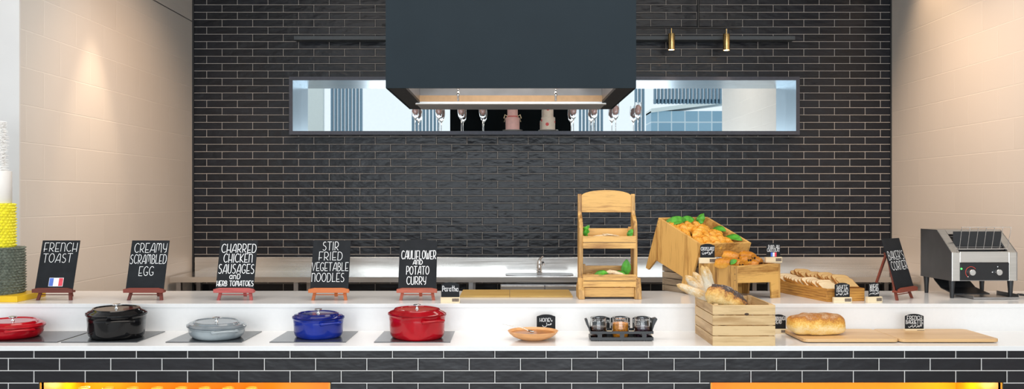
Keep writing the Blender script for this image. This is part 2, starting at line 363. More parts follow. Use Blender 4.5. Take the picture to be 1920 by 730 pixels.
MB().box(XL + .08, -.32, YST + .05, YSP - .05, .30, .32).build('undershelf', M_STEEL2, t)
t = thing('undercounter_fridge', 'stainless undercounter fridge below the sink worktable', 'fridge', (0, YST + .03, 0))
MB().box(-.09, .70, .03, .52, .08, .86).build('body', M_STEEL2, t, bevel=.004)
for a, c in ((-.085, .30), (.31, .695)):
    dd = MB().box(a, c, 0, .028, .10, .845).build('door', M_STEEL, t, bevel=.004)
    MB().box(a + .05, c - .05, -.02, 0, .78, .80).build('handle', M_BLACKMETAL, dd)
for x in (-.05, .66): MB().box(x - .02, x + .02, .06, .1, 0, .08).build('foot', M_BLACKMETAL, t)
t = thing('tap', 'chrome lever tap behind the worktable sink', 'tap', (.272, 8.00, ZST))
MB().lathe([(1.5, 0), (1.5, .006), (1.05, .012), (1, .105), (.9, .112), (0, .115)], 20, .018, .018).build('body', M_CHROME, t, True)
MB().tube([(0, 0, .07), (.012, -.03, .085), (.03, -.10, .10), (.034, -.125, .09), (.034, -.128, .075)], [.012, .012, .011, .011, .010], 12).build('spout', M_CHROME, t, True)
MB().tube([(0, 0, .112), (.012, -.01, .130), (.035, -.02, .155)], [.012, .009, .010], 12).build('lever', M_CHROME, t, True)

# ------------------------------------------------------------------ extraction hood
HX0, HX1, HY0, HY1, HZ = -.738, .744, FPX / 317, FPX / 256, CZ + .652
t = thing('extraction_hood', 'large slate grey box extraction hood hanging above the counter', 'extractor hood', (0, 0, HZ))
m = MB(); top = ZC - HZ
m.box(HX0, HX1, HY0, HY0 + .012, 0, top); m.box(HX0, HX0 + .012, HY0 + .012, HY1, 0, top); m.box(HX1 - .012, HX1, HY0 + .012, HY1, 0, top); m.box(HX0 + .012, HX1 - .012, HY1 - .012, HY1, 0, top)
m.build('canopy', M_HOOD, t)
m = MB(); fy = FPX / 273
m.box(HX0 + .012, HX0 + .115, HY0 + .012, HY1 - .012, .002, .02); m.box(HX1 - .115, HX1 - .012, HY0 + .012, HY1 - .012, .002, .02); m.box(HX0 + .115, HX1 - .115, HY0 + .012, HY0 + .03, .002, .02)
m.build('bottom_flange', mat('dark_flange', (.02, .02, .02), .5, .4, var=.4, scale=20), t)
m = MB(); m.box(HX0 + .09, HX1 - .09, fy, HY1 - .012, -.003, .012); m.tube([(HX0 + .085, fy + .02, .004), (HX1 - .085, fy + .02, .004)], .014, 10)
m.build('grease_gutter', mat('polished_steel_rail', (.80, .79, .77), .38, 1, var=.03), t, True)
MB().box(HX0 + .115, HX1 - .115, fy, fy + .012, .012, .055).build('warm_reflection_strip', mat('tan_warm_reflection', (.58, .37, .20), .5, var=.06), t)  # tan colour stands in for warm light reflected along the hood's rear
MB().box(HX0 + .115, HX1 - .115, fy + .006, fy + .018, .055, .5).build('filter_panel', M_STEEL2, t)
m = MB(); m.box(HX0 + .11, HX0 + .115, HY0 + .02, fy, .02, .5); m.box(HX1 - .115, HX1 - .11, HY0 + .02, fy, .02, .5); m.box(HX0 + .11, HX1 - .11, HY0 + .02, fy, .5, .505)
m.build('inner_lining', M_STEEL2, t)
lamp('added_hood_fill', 'AREA', (0, HY0 + .42, HZ + .3), (0, HY0 + .42, 0), 6, (1, .92, .84), shape='RECTANGLE', size=1.1, size_y=.3)  # unseen fill lamp, added to brighten the aisle and the steel's reflections
for px in (859, 1042):
    n = thing('fire_nozzle', None, None, ((px - VX) / 285, FPX / 285, -.012)); n.parent = t
    MB().lathe([(.55, .11), (.55, .5)], 12, .009, .009).build('pipe', M_STEEL2, n, True)
    MB().lathe([(.5, 0), (.8, .004), (.8, .03), (1.2, .034), (1.2, .055), (.8, .06), (.8, .08), (1.2, .084), (1.2, .105), (.55, .11)], 14, .009, .009).build('nozzle', M_CHROME, n, True)

# ------------------------------------------------------------------ track light with two brass spots
t = thing('track_light', 'black ceiling rail light running behind the hood over the niche', 'track light', (0, 7.93, 0))
A = Vector(((716 - VX) / 201.8, 0, CZ + (VY - 47.5) / 201.8)); B = Vector(((1390 - VX) / 201.8, 0, CZ + (VY - 52.5) / 201.8))
MB().tube([A, B], .010, 12).build('rail', M_BLACKMETAL, t, True)
xs = (1309 - VX) / 201.8; zr = A.z + (B.z - A.z) * (xs - A.x) / (B.x - A.x)
MB().tube([(xs, 0, zr), (xs, 0, ZC)], .012, 12).build('drop_rod', M_BLACKMETAL, t, True)
MB().tube([(-.62, 0, A.z), (-.62, 0, ZC)], .012, 12).build('drop_rod', M_BLACKMETAL, t, True)
M_BULB = mat('lamp_glow', (1, .85, .7), .5, emit=((1, .78, .55), 22))
for px, lab in ((1259, 'brass cylinder spot nearer the hood, hanging from the black rail'), (1362, 'brass cylinder spot hanging from the outer end of black rail')):
    x = (px - VX) / 201.8; zr = A.z + (B.z - A.z) * (x - A.x) / (B.x - A.x)
    s = thing('spot_lamp', lab, 'spotlight', (x, 7.93, zr), group='brass spots on the rail')
    MB().tube([(0, 0, -.008), (0, 0, -.062)], .006, 10).build('stem', M_BRASS, s, True)
    MB().lathe([(0, -.058), (.96, -.058), (1, -.062), (1, -.208), (.92, -.208), (.86, -.195), (0, -.195)], 28, .0315, .0315).build('lamp_shade', M_BRASS, s, True)
    MB().lathe([(0, -.2), (.8, -.2), (.7, -.207), (0, -.211)], 20, .0315, .0315).build('bulb', M_BULB, s, True)
    o = lamp('spot_lamp_light', 'SPOT', (x, 7.93, zr - .23), (x, 7.93, 0), 9, (1, .74, .5), spot_size=R(70), spot_blend=.7, shadow_soft_size=.02)

# ------------------------------------------------------------------ serving counter
CX0, CX1 = -3.5, 3.6
M_ORANGE = mat('orange_niche_lacquer', (.90, .36, .012), .35, var=.02)
t = thing('serving_counter', 'long two level serving counter with white quartz tops and black tiled front', 'counter', (0, 0, 0))
niches = [((78 - VX) / S_F, (616.5 - VX) / S_F), ((1335 - VX) / S_F, (1876 - VX) / S_F)]
ZN = wz(718, S_F); ZTOP = ZL - .024; ND = .42
m = MB(); xs = [CX0] + [q for n in niches for q in n] + [CX1]
m.box(CX0, CX1, YF, YF + .02, ZN, ZTOP)
for i in range(0, len(xs), 2): m.box(xs[i], xs[i+1], YF, YF + .02, 0, ZN)
for n in niches: m.box(n[0], n[1], YF, YF + .02, 0, .45)
m.build('tiled_front', M_FRONTTILE, t)
MB().box(CX0, CX1, YF - .013, YR + .01, ZTOP, ZL).build('lower_worktop', M_QUARTZ, t, bevel=.0015)
m = MB(); m.box(CX0, CX1, YR, YR + .02, ZL, ZU - .02); m.build('riser', M_QUARTZ, t)
MB().box(CX0, CX1, YR - .002, YUB, ZU - .022, ZU).build('upper_worktop', M_QUARTZ, t, bevel=.0015)
MB().box(CX0, CX1, YUB - .05, YUB - .03, 0, ZU - .022).build('back_panel', M_QUARTZ, t)
for n in niches:
    q = MB(); a, c = n; y0, y1 = YF + .002, YF + ND
    q.box(a - .008, a, y0 - .004, y1, .45, ZN); q.box(c, c + .008, y0 - .004, y1, .45, ZN); q.box(a, c, y0 + .018, y1, ZN, ZN + .008); q.box(a, c, y1, y1 + .01, .45, ZN); q.box(a, c, y0 + .02, y1, .44, .45)
    q.build('niche_lining', M_ORANGE, t)
    for e0 in (a - .012, c + .008): MB().box(e0, e0 + .004, YF - .004, YF + .02, .45, ZN).build('niche_edge', M_BLACKMETAL, t)
    x = (a + c) / 2
    lamp('niche_light', 'AREA', (x, YF + .12, ZN - .015), (x, YF + .3, .45), 1.6, (1, .72, .3), shape='RECTANGLE', size=c - a - .1, size_y=.05)
lamp('niche_light', 'POINT', (niches[0][0] + .09, YF + .26, ZN - .06), (0, 0, 0), .9, (1, .85, .3), shadow_soft_size=.03)
lamp('niche_light', 'POINT', (niches[1][1] - .09, YF + .26, ZN - .06), (0, 0, 0), .9, (1, .85, .3), shadow_soft_size=.03)
M_BOWL = mat('peach_ceramic', (.86, .42, .09), .3, var=.04)
zb = CZ - (727 - VY) / 367; bowls = None
ords = ['first', 'second', 'third', 'fourth', 'fifth', 'sixth', 'seventh', 'eighth', 'ninth', 'tenth', 'eleventh', 'twelfth', 'thirteenth']
for i, px in enumerate((158, 203, 249, 295, 340, 384, 428, 472)):
    lab = 'upturned peach bowl in the glowing niche, %s from the left' % ords[i]
    loc = ((px - VX) / 367, FPX / 367, zb - .2)
    if bowls is None:
        bowls = tag(MB().lathe([(.96, 0), (1, .0), (1, .03), (.97, .11), (.8, .165), (.55, .182), (.5, .2), (.44, .2), (.44, .19), (0, .186)], 36, .056, .056).build('bowl', M_BOWL, None, True, loc=loc), lab, 'bowl', 'upturned bowls in the niche')
    else:
        o = bowls.copy(); COL.objects.link(o); o.location = loc; o['label'] = lab
# ------------------------------------------------------------------ hand lettering
def arc(cx, cy, rx, ry, a0, a1, n=9):
    return [(cx + rx * math.cos(R(a0 + (a1 - a0) * i / n)), cy + ry * math.sin(R(a0 + (a1 - a0) * i / n))) for i in range(n + 1)]
def bowl_(x0, yt, yb, w):
    h = (yt - yb) / 2; return [(x0, yt), (x0 + w * .3, yt)] + arc(x0 + w * .4, yb + h, w * .6, h, 85, -85, 8) + [(x0 + w * .3, yb), (x0, yb)]
GL = {
 'A': (.56, [[(0, 0), (.30, .96), (.40, 1), (.50, .9), (.54, 0)], [(.10, .26), (.54, .26)]]),
 'B': (.46, [[(.04, 0), (.04, 1)], bowl_(.04, 1, .52, .36), bowl_(.04, .52, 0, .42)]),
 'C': (.50, [arc(.30, .5, .29, .5, 48, 310, 14)]),
 'D': (.52, [[(.03, 0), (.03, 1)], bowl_(.03, 1, 0, .47)]),
 'E': (.44, [[(.44, 1), (.04, 1), (.04, 0), (.44, 0)], [(.04, .28), (.36, .30)]]),
 'F': (.44, [[(.46, 1), (.06, 1), (.06, 0)], [(0, .26), (.34, .28)]]),
 'G': (.54, [arc(.30, .5, .29, .5, 48, 300, 14) + [(.5, .12), (.5, .36), (.32, .36)]]),
 'H': (.48, [[(.03, 0), (.03, 1)], [(.46, 0), (.46, 1)], [(.03, .28), (.46, .28)]]),
 'I': (.12, [[(.06, 0), (.06, 1)]]),
 'J': (.36, [[(.30, 1), (.30, .2)] + arc(.16, .2, .14, .2, 0, -160, 6)]),
 'K': (.46, [[(.04, 0), (.04, 1)], [(.44, 1), (.06, .42), (.46, 0)]]),
 'L': (.42, [[(.04, 1), (.04, 0), (.42, .02)]]),
 'M': (.66, [[(0, 0), (.06, .98)] + arc(.20, .75, .13, .24, 130, 0, 5) + [(.33, .2)] + arc(.47, .75, .13, .24, 180, 30, 5) + [(.64, 0)]]),
 'N': (.48, [[(.04, 0), (.04, 1)], [(.04, .80)] + arc(.24, .78, .20, .21, 160, 0, 6) + [(.46, 0)]]),
 'O': (.58, [arc(.29, .5, .28, .5, 90, 450, 18)]),
 'P': (.46, [[(.04, 0), (.04, 1)], bowl_(.04, 1, .36, .42)]),
 'R': (.48, [[(.04, 0), (.04, 1)], bowl_(.04, 1, .34, .42), [(.16, .34), (.46, 0)]]),
 'S': (.46, [arc(.25, .76, .19, .24, 50, 250, 8) + arc(.22, .25, .21, .26, 70, -140, 9)]),
 'T': (.52, [[(0, 1), (.52, 1)], [(.26, 1), (.26, 0)]]),
 'U': (.50, [[(.03, 1), (.03, .25)] + arc(.25, .25, .22, .25, 180, 360, 8) + [(.47, 1)]]),
 'V': (.52, [[(0, 1), (.26, 0), (.5, 1)]]),
 'W': (.70, [[(.0, 1), (.10, .05), (.2, 0), (.32, .12), (.34, .7)], [(.34, .12), (.44, 0), (.56, .06), (.68, 1)]]),
 'Y': (.48, [[(.02, 1), (.04, .55)] + arc(.24, .55, .2, .2, 190, 340, 6) + [(.46, 1)], [(.46, 1), (.40, .1), (.26, 0)]]),
 "'": (.14, [[(.08, 1.05), (.05, .8)]]),
 ' ': (.30, []),
 'a': (.48, [arc(.22, .3, .2, .3, 20, 340, 12), [(.42, .6), (.42, .06), (.48, 0)]]),
 'n': (.44, [[(.03, .6), (.03, 0)], [(.03, .4)] + arc(.22, .38, .18, .22, 160, 0, 6) + [(.41, 0)]]),
 'o': (.46, [arc(.22, .3, .2, .3, 90, 450, 14)]),
 'd': (.50, [[(.06, 1 - .2), (.06, 0)], bowl_(.06, .8, 0, .42)]),
 'h': (.42, [[(.03, 1), (.03, 0)], [(.03, .4)] + arc(.22, .38, .17, .2, 160, 0, 6) + [(.39, 0)]]),
 't': (.40, [[(.2, 1), (.2, .05), (.3, 0)], [(0, .62), (.42, .66)]]),
 'r': (.34, [[(.04, .6), (.04, 0)], [(.04, .38)] + arc(.2, .4, .14, .2, 160, 50, 4)]),
}
def dot(x, y): return [(x - .012, y), (x + .012, y)]
KH = [[(1, .72), (.92, .82), (.87, .72), (.93, .52), (.99, .45), (.80, .43), (.78, .62), (.77, .43), (.70, .43), (.69, .56), (.67, .34), (.58, .14)], dot(.92, 1.02), dot(.78, .22), dot(.67, .8)]
AR = {
 'honey': [[(.98, .78), (.90, .84), (.86, .72), (.94, .58), (.80, .50), (.74, .52), (.73, .68), (.71, .50), (.63, .50), (.62, .66), (.60, .48), (.48, .46), (.46, 1.0)], [(.48, .6), (.44, .25), (.28, .05), (.08, .12), (.02, .45)]],
 'croissant': [[(1, 1.05), (.80, .66), (.90, .50), (.78, .42)], [(.80, .50), (.74, .25), (.68, .1)], [(.70, .50), (.64, .58), (.62, .44), (.70, .42), (.64, .20), (.55, .12)], [(.52, 1), (.51, .42)], [(.48, .62), (.46, .42), (.40, .42), (.39, .6), (.37, .42), (.31, .42), (.28, .60), (.25, .42), (.31, .36), (.24, .15)], [(.18, .5), (.14, .2), (.05, .15), (0, .5)], dot(.09, .72)],
 'white bread': KH + [[(.50, 1.05), (.49, .40)], [(.43, .62), (.42, .42), (.36, .42), (.35, .6), (.34, .42), (.27, .42), (.25, .62), (.17, .64), (.15, .42), (.08, .36), (.06, .15), (0, .2), (0, .46)], dot(.42, .2), dot(.34, .2), dot(.37, .2), dot(.2, .9)],
 'wheat bread': KH + [[(.54, .62), (.48, .66), (.47, .48), (.54, .42), (.44, .28)], [(.42, .45), (.40, .62), (.37, .42), (.30, .42), (.28, .60), (.26, .42), (.18, .42), (.12, .52), (.08, .36), (0, .12)], dot(.50, .9), dot(.32, .82)],
 'french bread': KH + [[(.54, .55), (.48, .66), (.46, .5), (.54, .46), (.42, .40), (.38, .2), (.32, .1)], [(.32, .55), (.31, .42), (.25, .42), (.24, .58), (.22, .42), (.15, .42), (.13, .2), (.05, .1), (0, .35)], dot(.49, .9), dot(.31, .78)],
}
def ribbon(m, pts, w, y):
    P = [Vector((p[0], p[1])) for p in pts]; n = len(P)
    if n < 2: return
    L = []; Rr = []
    for i in range(n):
        d0 = (P[i] - P[i-1]).normalized() if i else None; d1 = (P[i+1] - P[i]).normalized() if i < n - 1 else None
        d = (d0 + d1).normalized() if d0 and d1 and (d0 + d1).length > .2 else (d1 or d0)
        k = 1.0
        if d0 and d1: k = 1 / max(.6, abs(d.dot(d1)))
        nn = Vector((-d.y, d.x)) * (w / 2 * k)
        p = P[i].copy()
        if i == 0: p -= d * w * .35
        if i == n - 1: p += d * w * .35
        L.append(p + nn); Rr.append(p - nn)
    for i in range(n - 1):
        a, b_, c, d = L[i], L[i+1], Rr[i+1], Rr[i]
        m.add([(a.x, y, a.y), (d.x, y, d.y), (c.x, y, c.y), (b_.x, y, b_.y)], [(0, 1, 2, 3)])
def letter_mesh(lines, y, stroke):
    """lines: (text, x0, x1, z_base, cap height) in the plate's own metres; text fills x0..x1"""
    m = MB(); rnd = random.Random(3)
    for text, x0, x1, zb_, h in lines:
        if text in AR:
            for st in AR[text]: ribbon(m, [(x0 + (x1 - x0) * u, zb_ + h * v) for u, v in st], stroke * 1.1, y)
            continue
        gap = .14; wid = sum(GL[c][0] for c in text) + gap * (len(text) - 1); k = (x1 - x0) / wid; x = x0
        for c in text:
            gw, sts = GL[c]; dz = rnd.uniform(-.02, .02) * h
            for st in sts: ribbon(m, [(x + u * k, zb_ + dz + v * h) for u, v in st], stroke, y)
            x += (gw + gap) * k
    return m

# ------------------------------------------------------------------ menu chalkboards on little easels
LEAN = R(17.0); BW, BH, BT = .213, .288, .005
def easel_wood(i, c): return wood('easel_wood', c, [q * .55 for q in c], 'x', scale=9, rough=.5)
def easel(name, loc, rz, m, label):
    t = thing(name, label, 'easel', loc, rz, 'mini easels')
    # local frame: x along the board, -y towards the viewer, z up; board foot rests on the ledge at z .068
    tl = math.tan(LEAN)
    led = MB(); hw = .113
    led.prism([(-hw, .044), (hw, .044), (hw, .064), (hw * .72, .071), (-hw * .72, .071), (-hw, .064)], -.030, -.016, 'y')
    led.prism([(-hw + .004, .044), (hw - .004, .044), (hw - .004, .0555), (-hw + .004, .0555)], -.016, .016, 'y')
    led.build('ledge', m, t, bevel=.0015)
    for s in (-1, 1):
        lg = MB(); w = .0085
        def P(z, x): return (x, z * tl - .002 + .008)
        zz = [0, .30 * .9]; xs_ = [.092, .040]
        vs = []
        for z, x in zip(zz, xs_):
            yc = (z - .0555) * tl + .012
            for dx, dy in ((-w, -.006), (w, -.006), (w, .006), (-w, .006)): vs.append((s * x + dx, yc + dy, z))
        lg.add(vs, [(0, 3, 2, 1), (4, 5, 6, 7), (0, 1, 5, 4), (1, 2, 6, 5), (2, 3, 7, 6), (3, 0, 4, 7)])
        lg.build('front_leg', m, t, bevel=.0012)
    rl = MB(); vs = []
    for z, yc in ((0, .185), (.255, .098)):
        for dx, dy in ((-.009, -.006), (.009, -.006), (.009, .006), (-.009, .006)): vs.append((dx, yc + dy, z))
    rl.add(vs, [(0, 3, 2, 1), (4, 5, 6, 7), (0, 1, 5, 4), (1, 2, 6, 5), (2, 3, 7, 6), (3, 0, 4, 7)]); rl.build('rear_leg', m, t, bevel=.0012)
    MB().tube([(-.082, .004, .030), (.082, .004, .030)], .0028, 8).build('crossbar', m, t, True)
    MB().box(-.05, .05, .076, .092, .245, .262).build('top_bar', m, t, bevel=.0012)
    return t
BOARDS = []
def chalkboard(loc, rz, m, elabel, blabel, lines, stroke=.0028, arch=False, flag=False):
    e = easel('easel', loc, rz, m, elabel)
    M = Matrix.Translation(loc) @ Matrix.Rotation(rz, 4, 'Z') @ Matrix.Translation((0, -.0125, .0565)) @ Matrix.Rotation(-LEAN, 4, 'X')
    o = MB().box(-BW / 2, BW / 2, 0, BT, 0, BH).build('chalkboard', M_BOARD, None, bevel=.001)
    if arch:
        pts = [(-BW/2, 0), (BW/2, 0), (BW/2, BH - .006), (BW/2 - .035, BH - .004)] + [(BW * .5 * .7 * math.cos(a), BH - .004 + .012 * math.sin(a)) for a in [R(q) for q in range(10, 175, 15)]] + [(-BW/2 + .035, BH - .004), (-BW/2, BH - .006)]
        bpy.data.objects.remove(o); o = MB().prism(pts, 0, BT, 'y').build('chalkboard', M_BOARD, None, bevel=.001)
    o.matrix_world = M
    tag(o, blabel, 'chalkboard', 'menu chalkboards on easels')
    letter_mesh(lines, -.0006, stroke).build('lettering', M_CHALK, o, norm=False)
    if flag:
        f = MB().box(-.033, .047, -.0009, -.0002, .022, .071).build('flag_sticker', M_CHALK, o); f['label'] = 'blue white and red flag sticker'
        MB().box(-.031, -.008, -.0013, -.0009, .024, .069).build('blue_band', mat('flag_blue', (.08, .16, .55), .6, var=.2), f)
        MB().box(.022, .045, -.0013, -.0009, .024, .069).build('red_band', mat('flag_red', (.70, .06, .09), .6, var=.2), f)
    return o
# (text, x0, x1, base, height) as fractions of the board
def fr(L): return [(t_, (a - .5) * BW, (c - .5) * BW, z * BH, h * BH) for t_, a, c, z, h in L]
SE = s_on(563.7, ZU); YE = FPX / SE + .012
ex = lambda px: (px - VX) / (SE - 1)
DK = (.16, .030, .016)
chalkboard((ex(103), YE, ZU), 0, easel_wood(0, DK), 'dark red-brown easel under the French toast board', 'chalkboard reading French toast with a flag sticker below',
           fr([('FRENCH', .07, .95, .775, .175), ('TOAST', .09, .86, .555, .175)]), flag=True)
chalkboard((ex(273), YE, ZU), 0, easel_wood(1, (.20, .036, .020)), 'dark red-brown easel under the creamy scrambled egg board', 'chalkboard reading creamy scrambled egg',
           fr([('CREAMY', .10, .96, .755, .185), ('SCRAMBLED', .02, .98, .53, .18), ('EGG', .29, .68, .29, .18)]))
chalkboard((ex(441), YE, ZU), 0, easel_wood(2, (.46, .085, .075)), 'rosy red easel under the charred chicken sausages board', 'chalkboard reading charred chicken sausages and herb tomatoes',
           fr([('CHARRED', .06, .98, .755, .17), ('CHICKEN', .14, .90, .555, .17), ('SAUSAGES', .03, .97, .335, .18), ('and', .34, .62, .225, .12), ('HERB TOMATOES', .02, .985, .085, .10)]), stroke=.0036)
chalkboard((ex(618), YE, ZU), 0, easel_wood(3, (.56, .15, .035)), 'bright orange-brown easel under the noodle board', 'chalkboard reading stir fried vegetable noodles',
           fr([('STIR', .26, .68, .80, .17), ('FRIED', .17, .80, .60, .165), ('VEGETABLE', .01, .97, .385, .165), ('NOODLES', .02, .88, .17, .17)]))
chalkboard((ex(782.5), YE, ZU), 0, easel_wood(4, (.50, .11, .055)), 'terracotta red easel under the cauliflower curry board', 'arched chalkboard reading cauliflower and potato curry',
           fr([('CAULIFLOWER', .06, .97, .625, .165), ('AND', .37, .62, .515, .085), ('POTATO', .20, .80, .315, .16), ('CURRY', .22, .73, .115, .155)]), arch=True, stroke=.0038)
s5 = 333.; BW5 = BW; BH = .298
chalkboard(((1699 - VX) / s5, FPX / s5 + .03, ZU), R(41), easel_wood(5, (.22, .040, .018)), 'dark red-brown easel turned towards the toaster', "chalkboard reading baker's corner, turned beside the toaster",
           fr([("BAKER'S", .06, .95, .585, .165), ('CORNER', .08, .97, .385, .165)]), stroke=.0034)
BH = .288

# ------------------------------------------------------------------ small black label signs in wooden blocks
def sign_plate(w, h, arch=.16):
    p = [(-w/2, 0), (w/2, 0), (w/2, h * .84), (w/2 - w * .03, h * .88), (w/2 - w * .10, h * .90)]
    p += [(w * .36 * math.cos(a), h * .89 + h * .11 * math.sin(a)) for a in [R(q) for q in range(20, 165, 14)]]
    return p + [(-w/2 + w * .10, h * .90), (-w/2 + w * .03, h * .88), (-w/2, h * .84)]
def label_sign(loc, rz, w, h, bw, bh, label, lines, stroke, flag=False, block=True):
    t = thing('label_sign', label, 'sign', loc, rz, 'small black label signs')
    if block:
        MB().box(-bw/2, bw/2, -.011, .011, 0, bh).build('block', M_BLOCK, t, bevel=.001)
        MB().box(bw * .10, bw * .46, -.0117, -.0110, bh * .25, bh * .80).build('stamped_tag', mat('brown_stamp', (.16, .12, .09), .6, var=.5, scale=300), t)
    pl = MB().prism(sign_plate(w, h), -.002, .002, 'y').build('plate', M_BOARD, t, loc=(0, 0, bh if block else 0), bevel=.0006)
    letter_mesh([(a, (b_ - .5) * w, (c - .5) * w, z * h, q * h) for a, b_, c, z, q in lines], -.0026, stroke).build('lettering', M_CHALK, pl, norm=False)
    if flag:
        for a, c, col in ((-.2, -.06, (.06, .16, .6)), (-.06, .08, (.8, .8, .82)), (.08, .22, (.75, .05, .08))):
            MB().box(a * w, c * w, -.0032, -.0024, .03 * h, .33 * h).build('flag_band', mat('flag_paint', col, .6), pl)
    return t
def sgn(px, py, z, w, h, bw, bh, *a, rz=0, **k):
    s = s_on(py, z); return label_sign(((px - VX) / s, FPX / s + .011, z), rz, w / s, h / s, bw / s, bh / s, *a, **k)
sgn(844, 568.5, ZU, 34, 28, 36, 10.5, 'small sign reading Paratha beside the cauliflower curry board', [('Paratha', .06, .94, .40, .36)], .0030)
sgn(1580.5, 568.5, ZU, 28, 27, 34, 10.5, 'small sign reading white bread at the toast tray', [('WHITE', .14, .86, .62, .22), ('BREAD', .12, .88, .36, .24), ('white bread', .10, .90, .10, .24)], .0018)
sgn(1640, 568, ZU, 22, 27, 31, 11, 'small sign reading wheat bread by the easel leg', [('WHEAT', .10, .9, .64, .22), ('BREAD', .10, .92, .38, .24), ('wheat bread', .06, .96, .10, .25)], .0018, rz=R(12))
sgn(1024, 626.5, ZL, 35, 27, 37, 9, 'small sign reading honey behind the peach bowl', [('HONEY', .16, .84, .50, .24), ('honey', .30, .80, .12, .30)], .0022)
sgn(1716, 627.5, ZL, 35, 28, 37, 10, 'small sign reading French baguette behind the cutting boards', [('FRENCH', .10, .90, .62, .24), ('BAGUETTE', .04, .96, .34, .24), ('french bread', .18, .90, .06, .26)], .0020)
sgn(1461, 626.5, ZL, 27, 27, 36, 9, 'small sign reading sourdough bread half hidden by slatted crate', [('SOURDOUGH', -.02, .96, .60, .24), ('BREAD', .12, .70, .36, .22)], .0020)
for px, lab, ln in ((1125.5, 'black plate sign behind the dark brown jam jar', [('DATE JAM', .04, .96, .52, .20)]),
                    (1163, 'black plate sign reading orange behind the marmalade jar', [('ORANGE', .14, .86, .62, .24), ('MARMALADE', .03, .97, .34, .20), ('JAM', .1, .5, .08, .2)]),
                    (1204, 'black plate sign reading blueberry behind the purple jam jar', [('BLUEBERRY', .03, .97, .56, .22), ('JAM', .05, .5, .24, .2)])):
    s = 354.; label_sign(((px - VX) / s, FPX / s, ZL), 0, 36 / s, 27 / s, 38 / s, 7 / s, lab, ln, .0018)
# ------------------------------------------------------------------ induction hobs and cast iron pots
HW, HY_0, HY_1 = .381, FPX / 376.4, FPX / 348.2
hob = None
for px, what in ((-36.5, 'low red casserole'), (114, 'black cocotte'), (310, 'low grey casserole'), (505, 'blue cocotte'), (701, 'tall red cocotte')):
    x = (px - VX) / 376.4
    lab = 'black glass induction hob under the ' + what
    if hob is None: hob = tag(MB().box(0, HW, 0, HY_1 - HY_0, 0, .004).build('induction_hob', M_BLACKGLASS, None, bevel=.001, loc=(x, HY_0, ZL)), lab, 'hob', 'induction hobs in the worktop')
    else:
        o = hob.copy(); COL.objects.link(o); o.location = (x, HY_0, ZL); o['label'] = lab
def enamel(name, c, dark):
    m, nt, b = new_mat(name); L = nt.links
    tc = N(nt, 'ShaderNodeTexCoord'); sx = N(nt, 'ShaderNodeSeparateXYZ'); L.new(tc.outputs['Object'], sx.inputs[0])
    nz = N(nt, 'ShaderNodeTexNoise'); nz.inputs['Scale'].default_value = 14; L.new(tc.outputs['Object'], nz.inputs[0])
    rp = N(nt, 'ShaderNodeValToRGB'); e = rp.color_ramp.elements; e[0].position = .3; e[1].position = .7; e[0].color = (*dark, 1); e[1].color = (*c, 1)
    L.new(nz.outputs[0], rp.inputs[0]); L.new(rp.outputs[0], b.inputs['Base Color'])
    b.inputs['Roughness'].default_value = .10; b.inputs['Specular IOR Level'].default_value = .38
    return m
def pot(px, pyb, pw, hr, hl, label, m, mlid, yaw, ratio=.80, e=2.3, low=False, ys=0, hand=.15):
    """px centre, pyb bottom row, pw rim width in pixels, hr rim height, hl lid height, metres"""
    s = 360.; W_ = pw / s
    a = W_ / 2 / math.sqrt(math.cos(yaw) ** 2 + (ratio * math.sin(yaw)) ** 2); bb = a * ratio
    fd = math.sqrt((a * math.sin(yaw)) ** 2 + (bb * math.cos(yaw)) ** 2)
    sb = s_on(pyb, ZL + .004); Y = FPX / sb + fd * .78
    t = thing('casserole_pot', label, 'pot', ((px - VX) * Y / FPX, Y, ZL + .004), yaw, 'cast iron pots on the hobs')
    body = [(.0, .004), (.79, .004), (.81, 0), (.855, .003), (.905, .013), (.932, .030)] if not low else [(.0, .004), (.72, .004), (.74, 0), (.80, .002), (.88, .012), (.94, .030)]
    body += [(.945, hr * .72), (.957, hr * .80), (.953, hr * .82), (.975, hr - .006), (1.0, hr - .002), (1.0, hr), (.9, hr), (0, hr - .002)]
    MB().lathe(body, 64, a, bb, e=e).build('body', m, t, True)
    lid = MB().lathe([(0, hr), (.97, hr), (.995, hr + .002), (.995, hr + .006), (.93, hr + .011), (.915, hr + .014), (.80, hr + hl - .010), (.765, hr + hl - .002), (.72, hr + hl - .001), (.70, hr + hl - .005), (0, hr + hl - .006)], 64, a, bb, e=e).build('lid', mlid, t, True)
    kz = hr + hl - .006
    MB().lathe([(.55, 0), (.32, .006), (.34, .013), (.8, .017), (1, .019), (1, .023), (.85, .025), (0, .026)], 28, .020, .020).build('knob', M_CHROME, lid, True, loc=(0, 0, kz))
    for sg in (1, -1):
        h = MB(); hh = hr * .80; pts = []
        wd = bb * .40
        for k in range(13):
            q = R(-90 + 180 * k / 12); c = math.cos(q); pts.append((sg * (a * .93 + .024 * (max(c, 0) ** .55)), wd * math.sin(q), hh + .004 * c))
        h.tube(pts, [.0085 if 1 < k < 11 else .012 for k in range(13)], 10, flat=.75)
        h.build('handle', m, t, True)
    return t
E_RED = enamel('cherry_enamel', (.46, .004, .012), (.34, .002, .008)); E_REDL = enamel('cherry_enamel_lid_shade', (.34, .004, .010), (.24, .002, .006))  # lid enamels are darker: the dark ceiling they reflect is put into the colour
E_BLK = enamel('black_enamel', (.006, .0055, .006), (.004, .004, .0045))
E_GRY = enamel('grey_enamel', (.34, .38, .40), (.28, .32, .34)); E_GRYL = enamel('grey_enamel_lid_shade', (.20, .23, .25), (.16, .18, .20))
E_BLU = enamel('blue_enamel', (.010, .030, .30), (.007, .020, .20)); E_BLUL = enamel('blue_enamel_lid_shade', (.006, .012, .16), (.004, .008, .11))
pot(24, 638.5, 119, .058, .026, 'low oval cherry red casserole pot with lid at the counter end', E_RED, E_RED, R(-50), low=True)
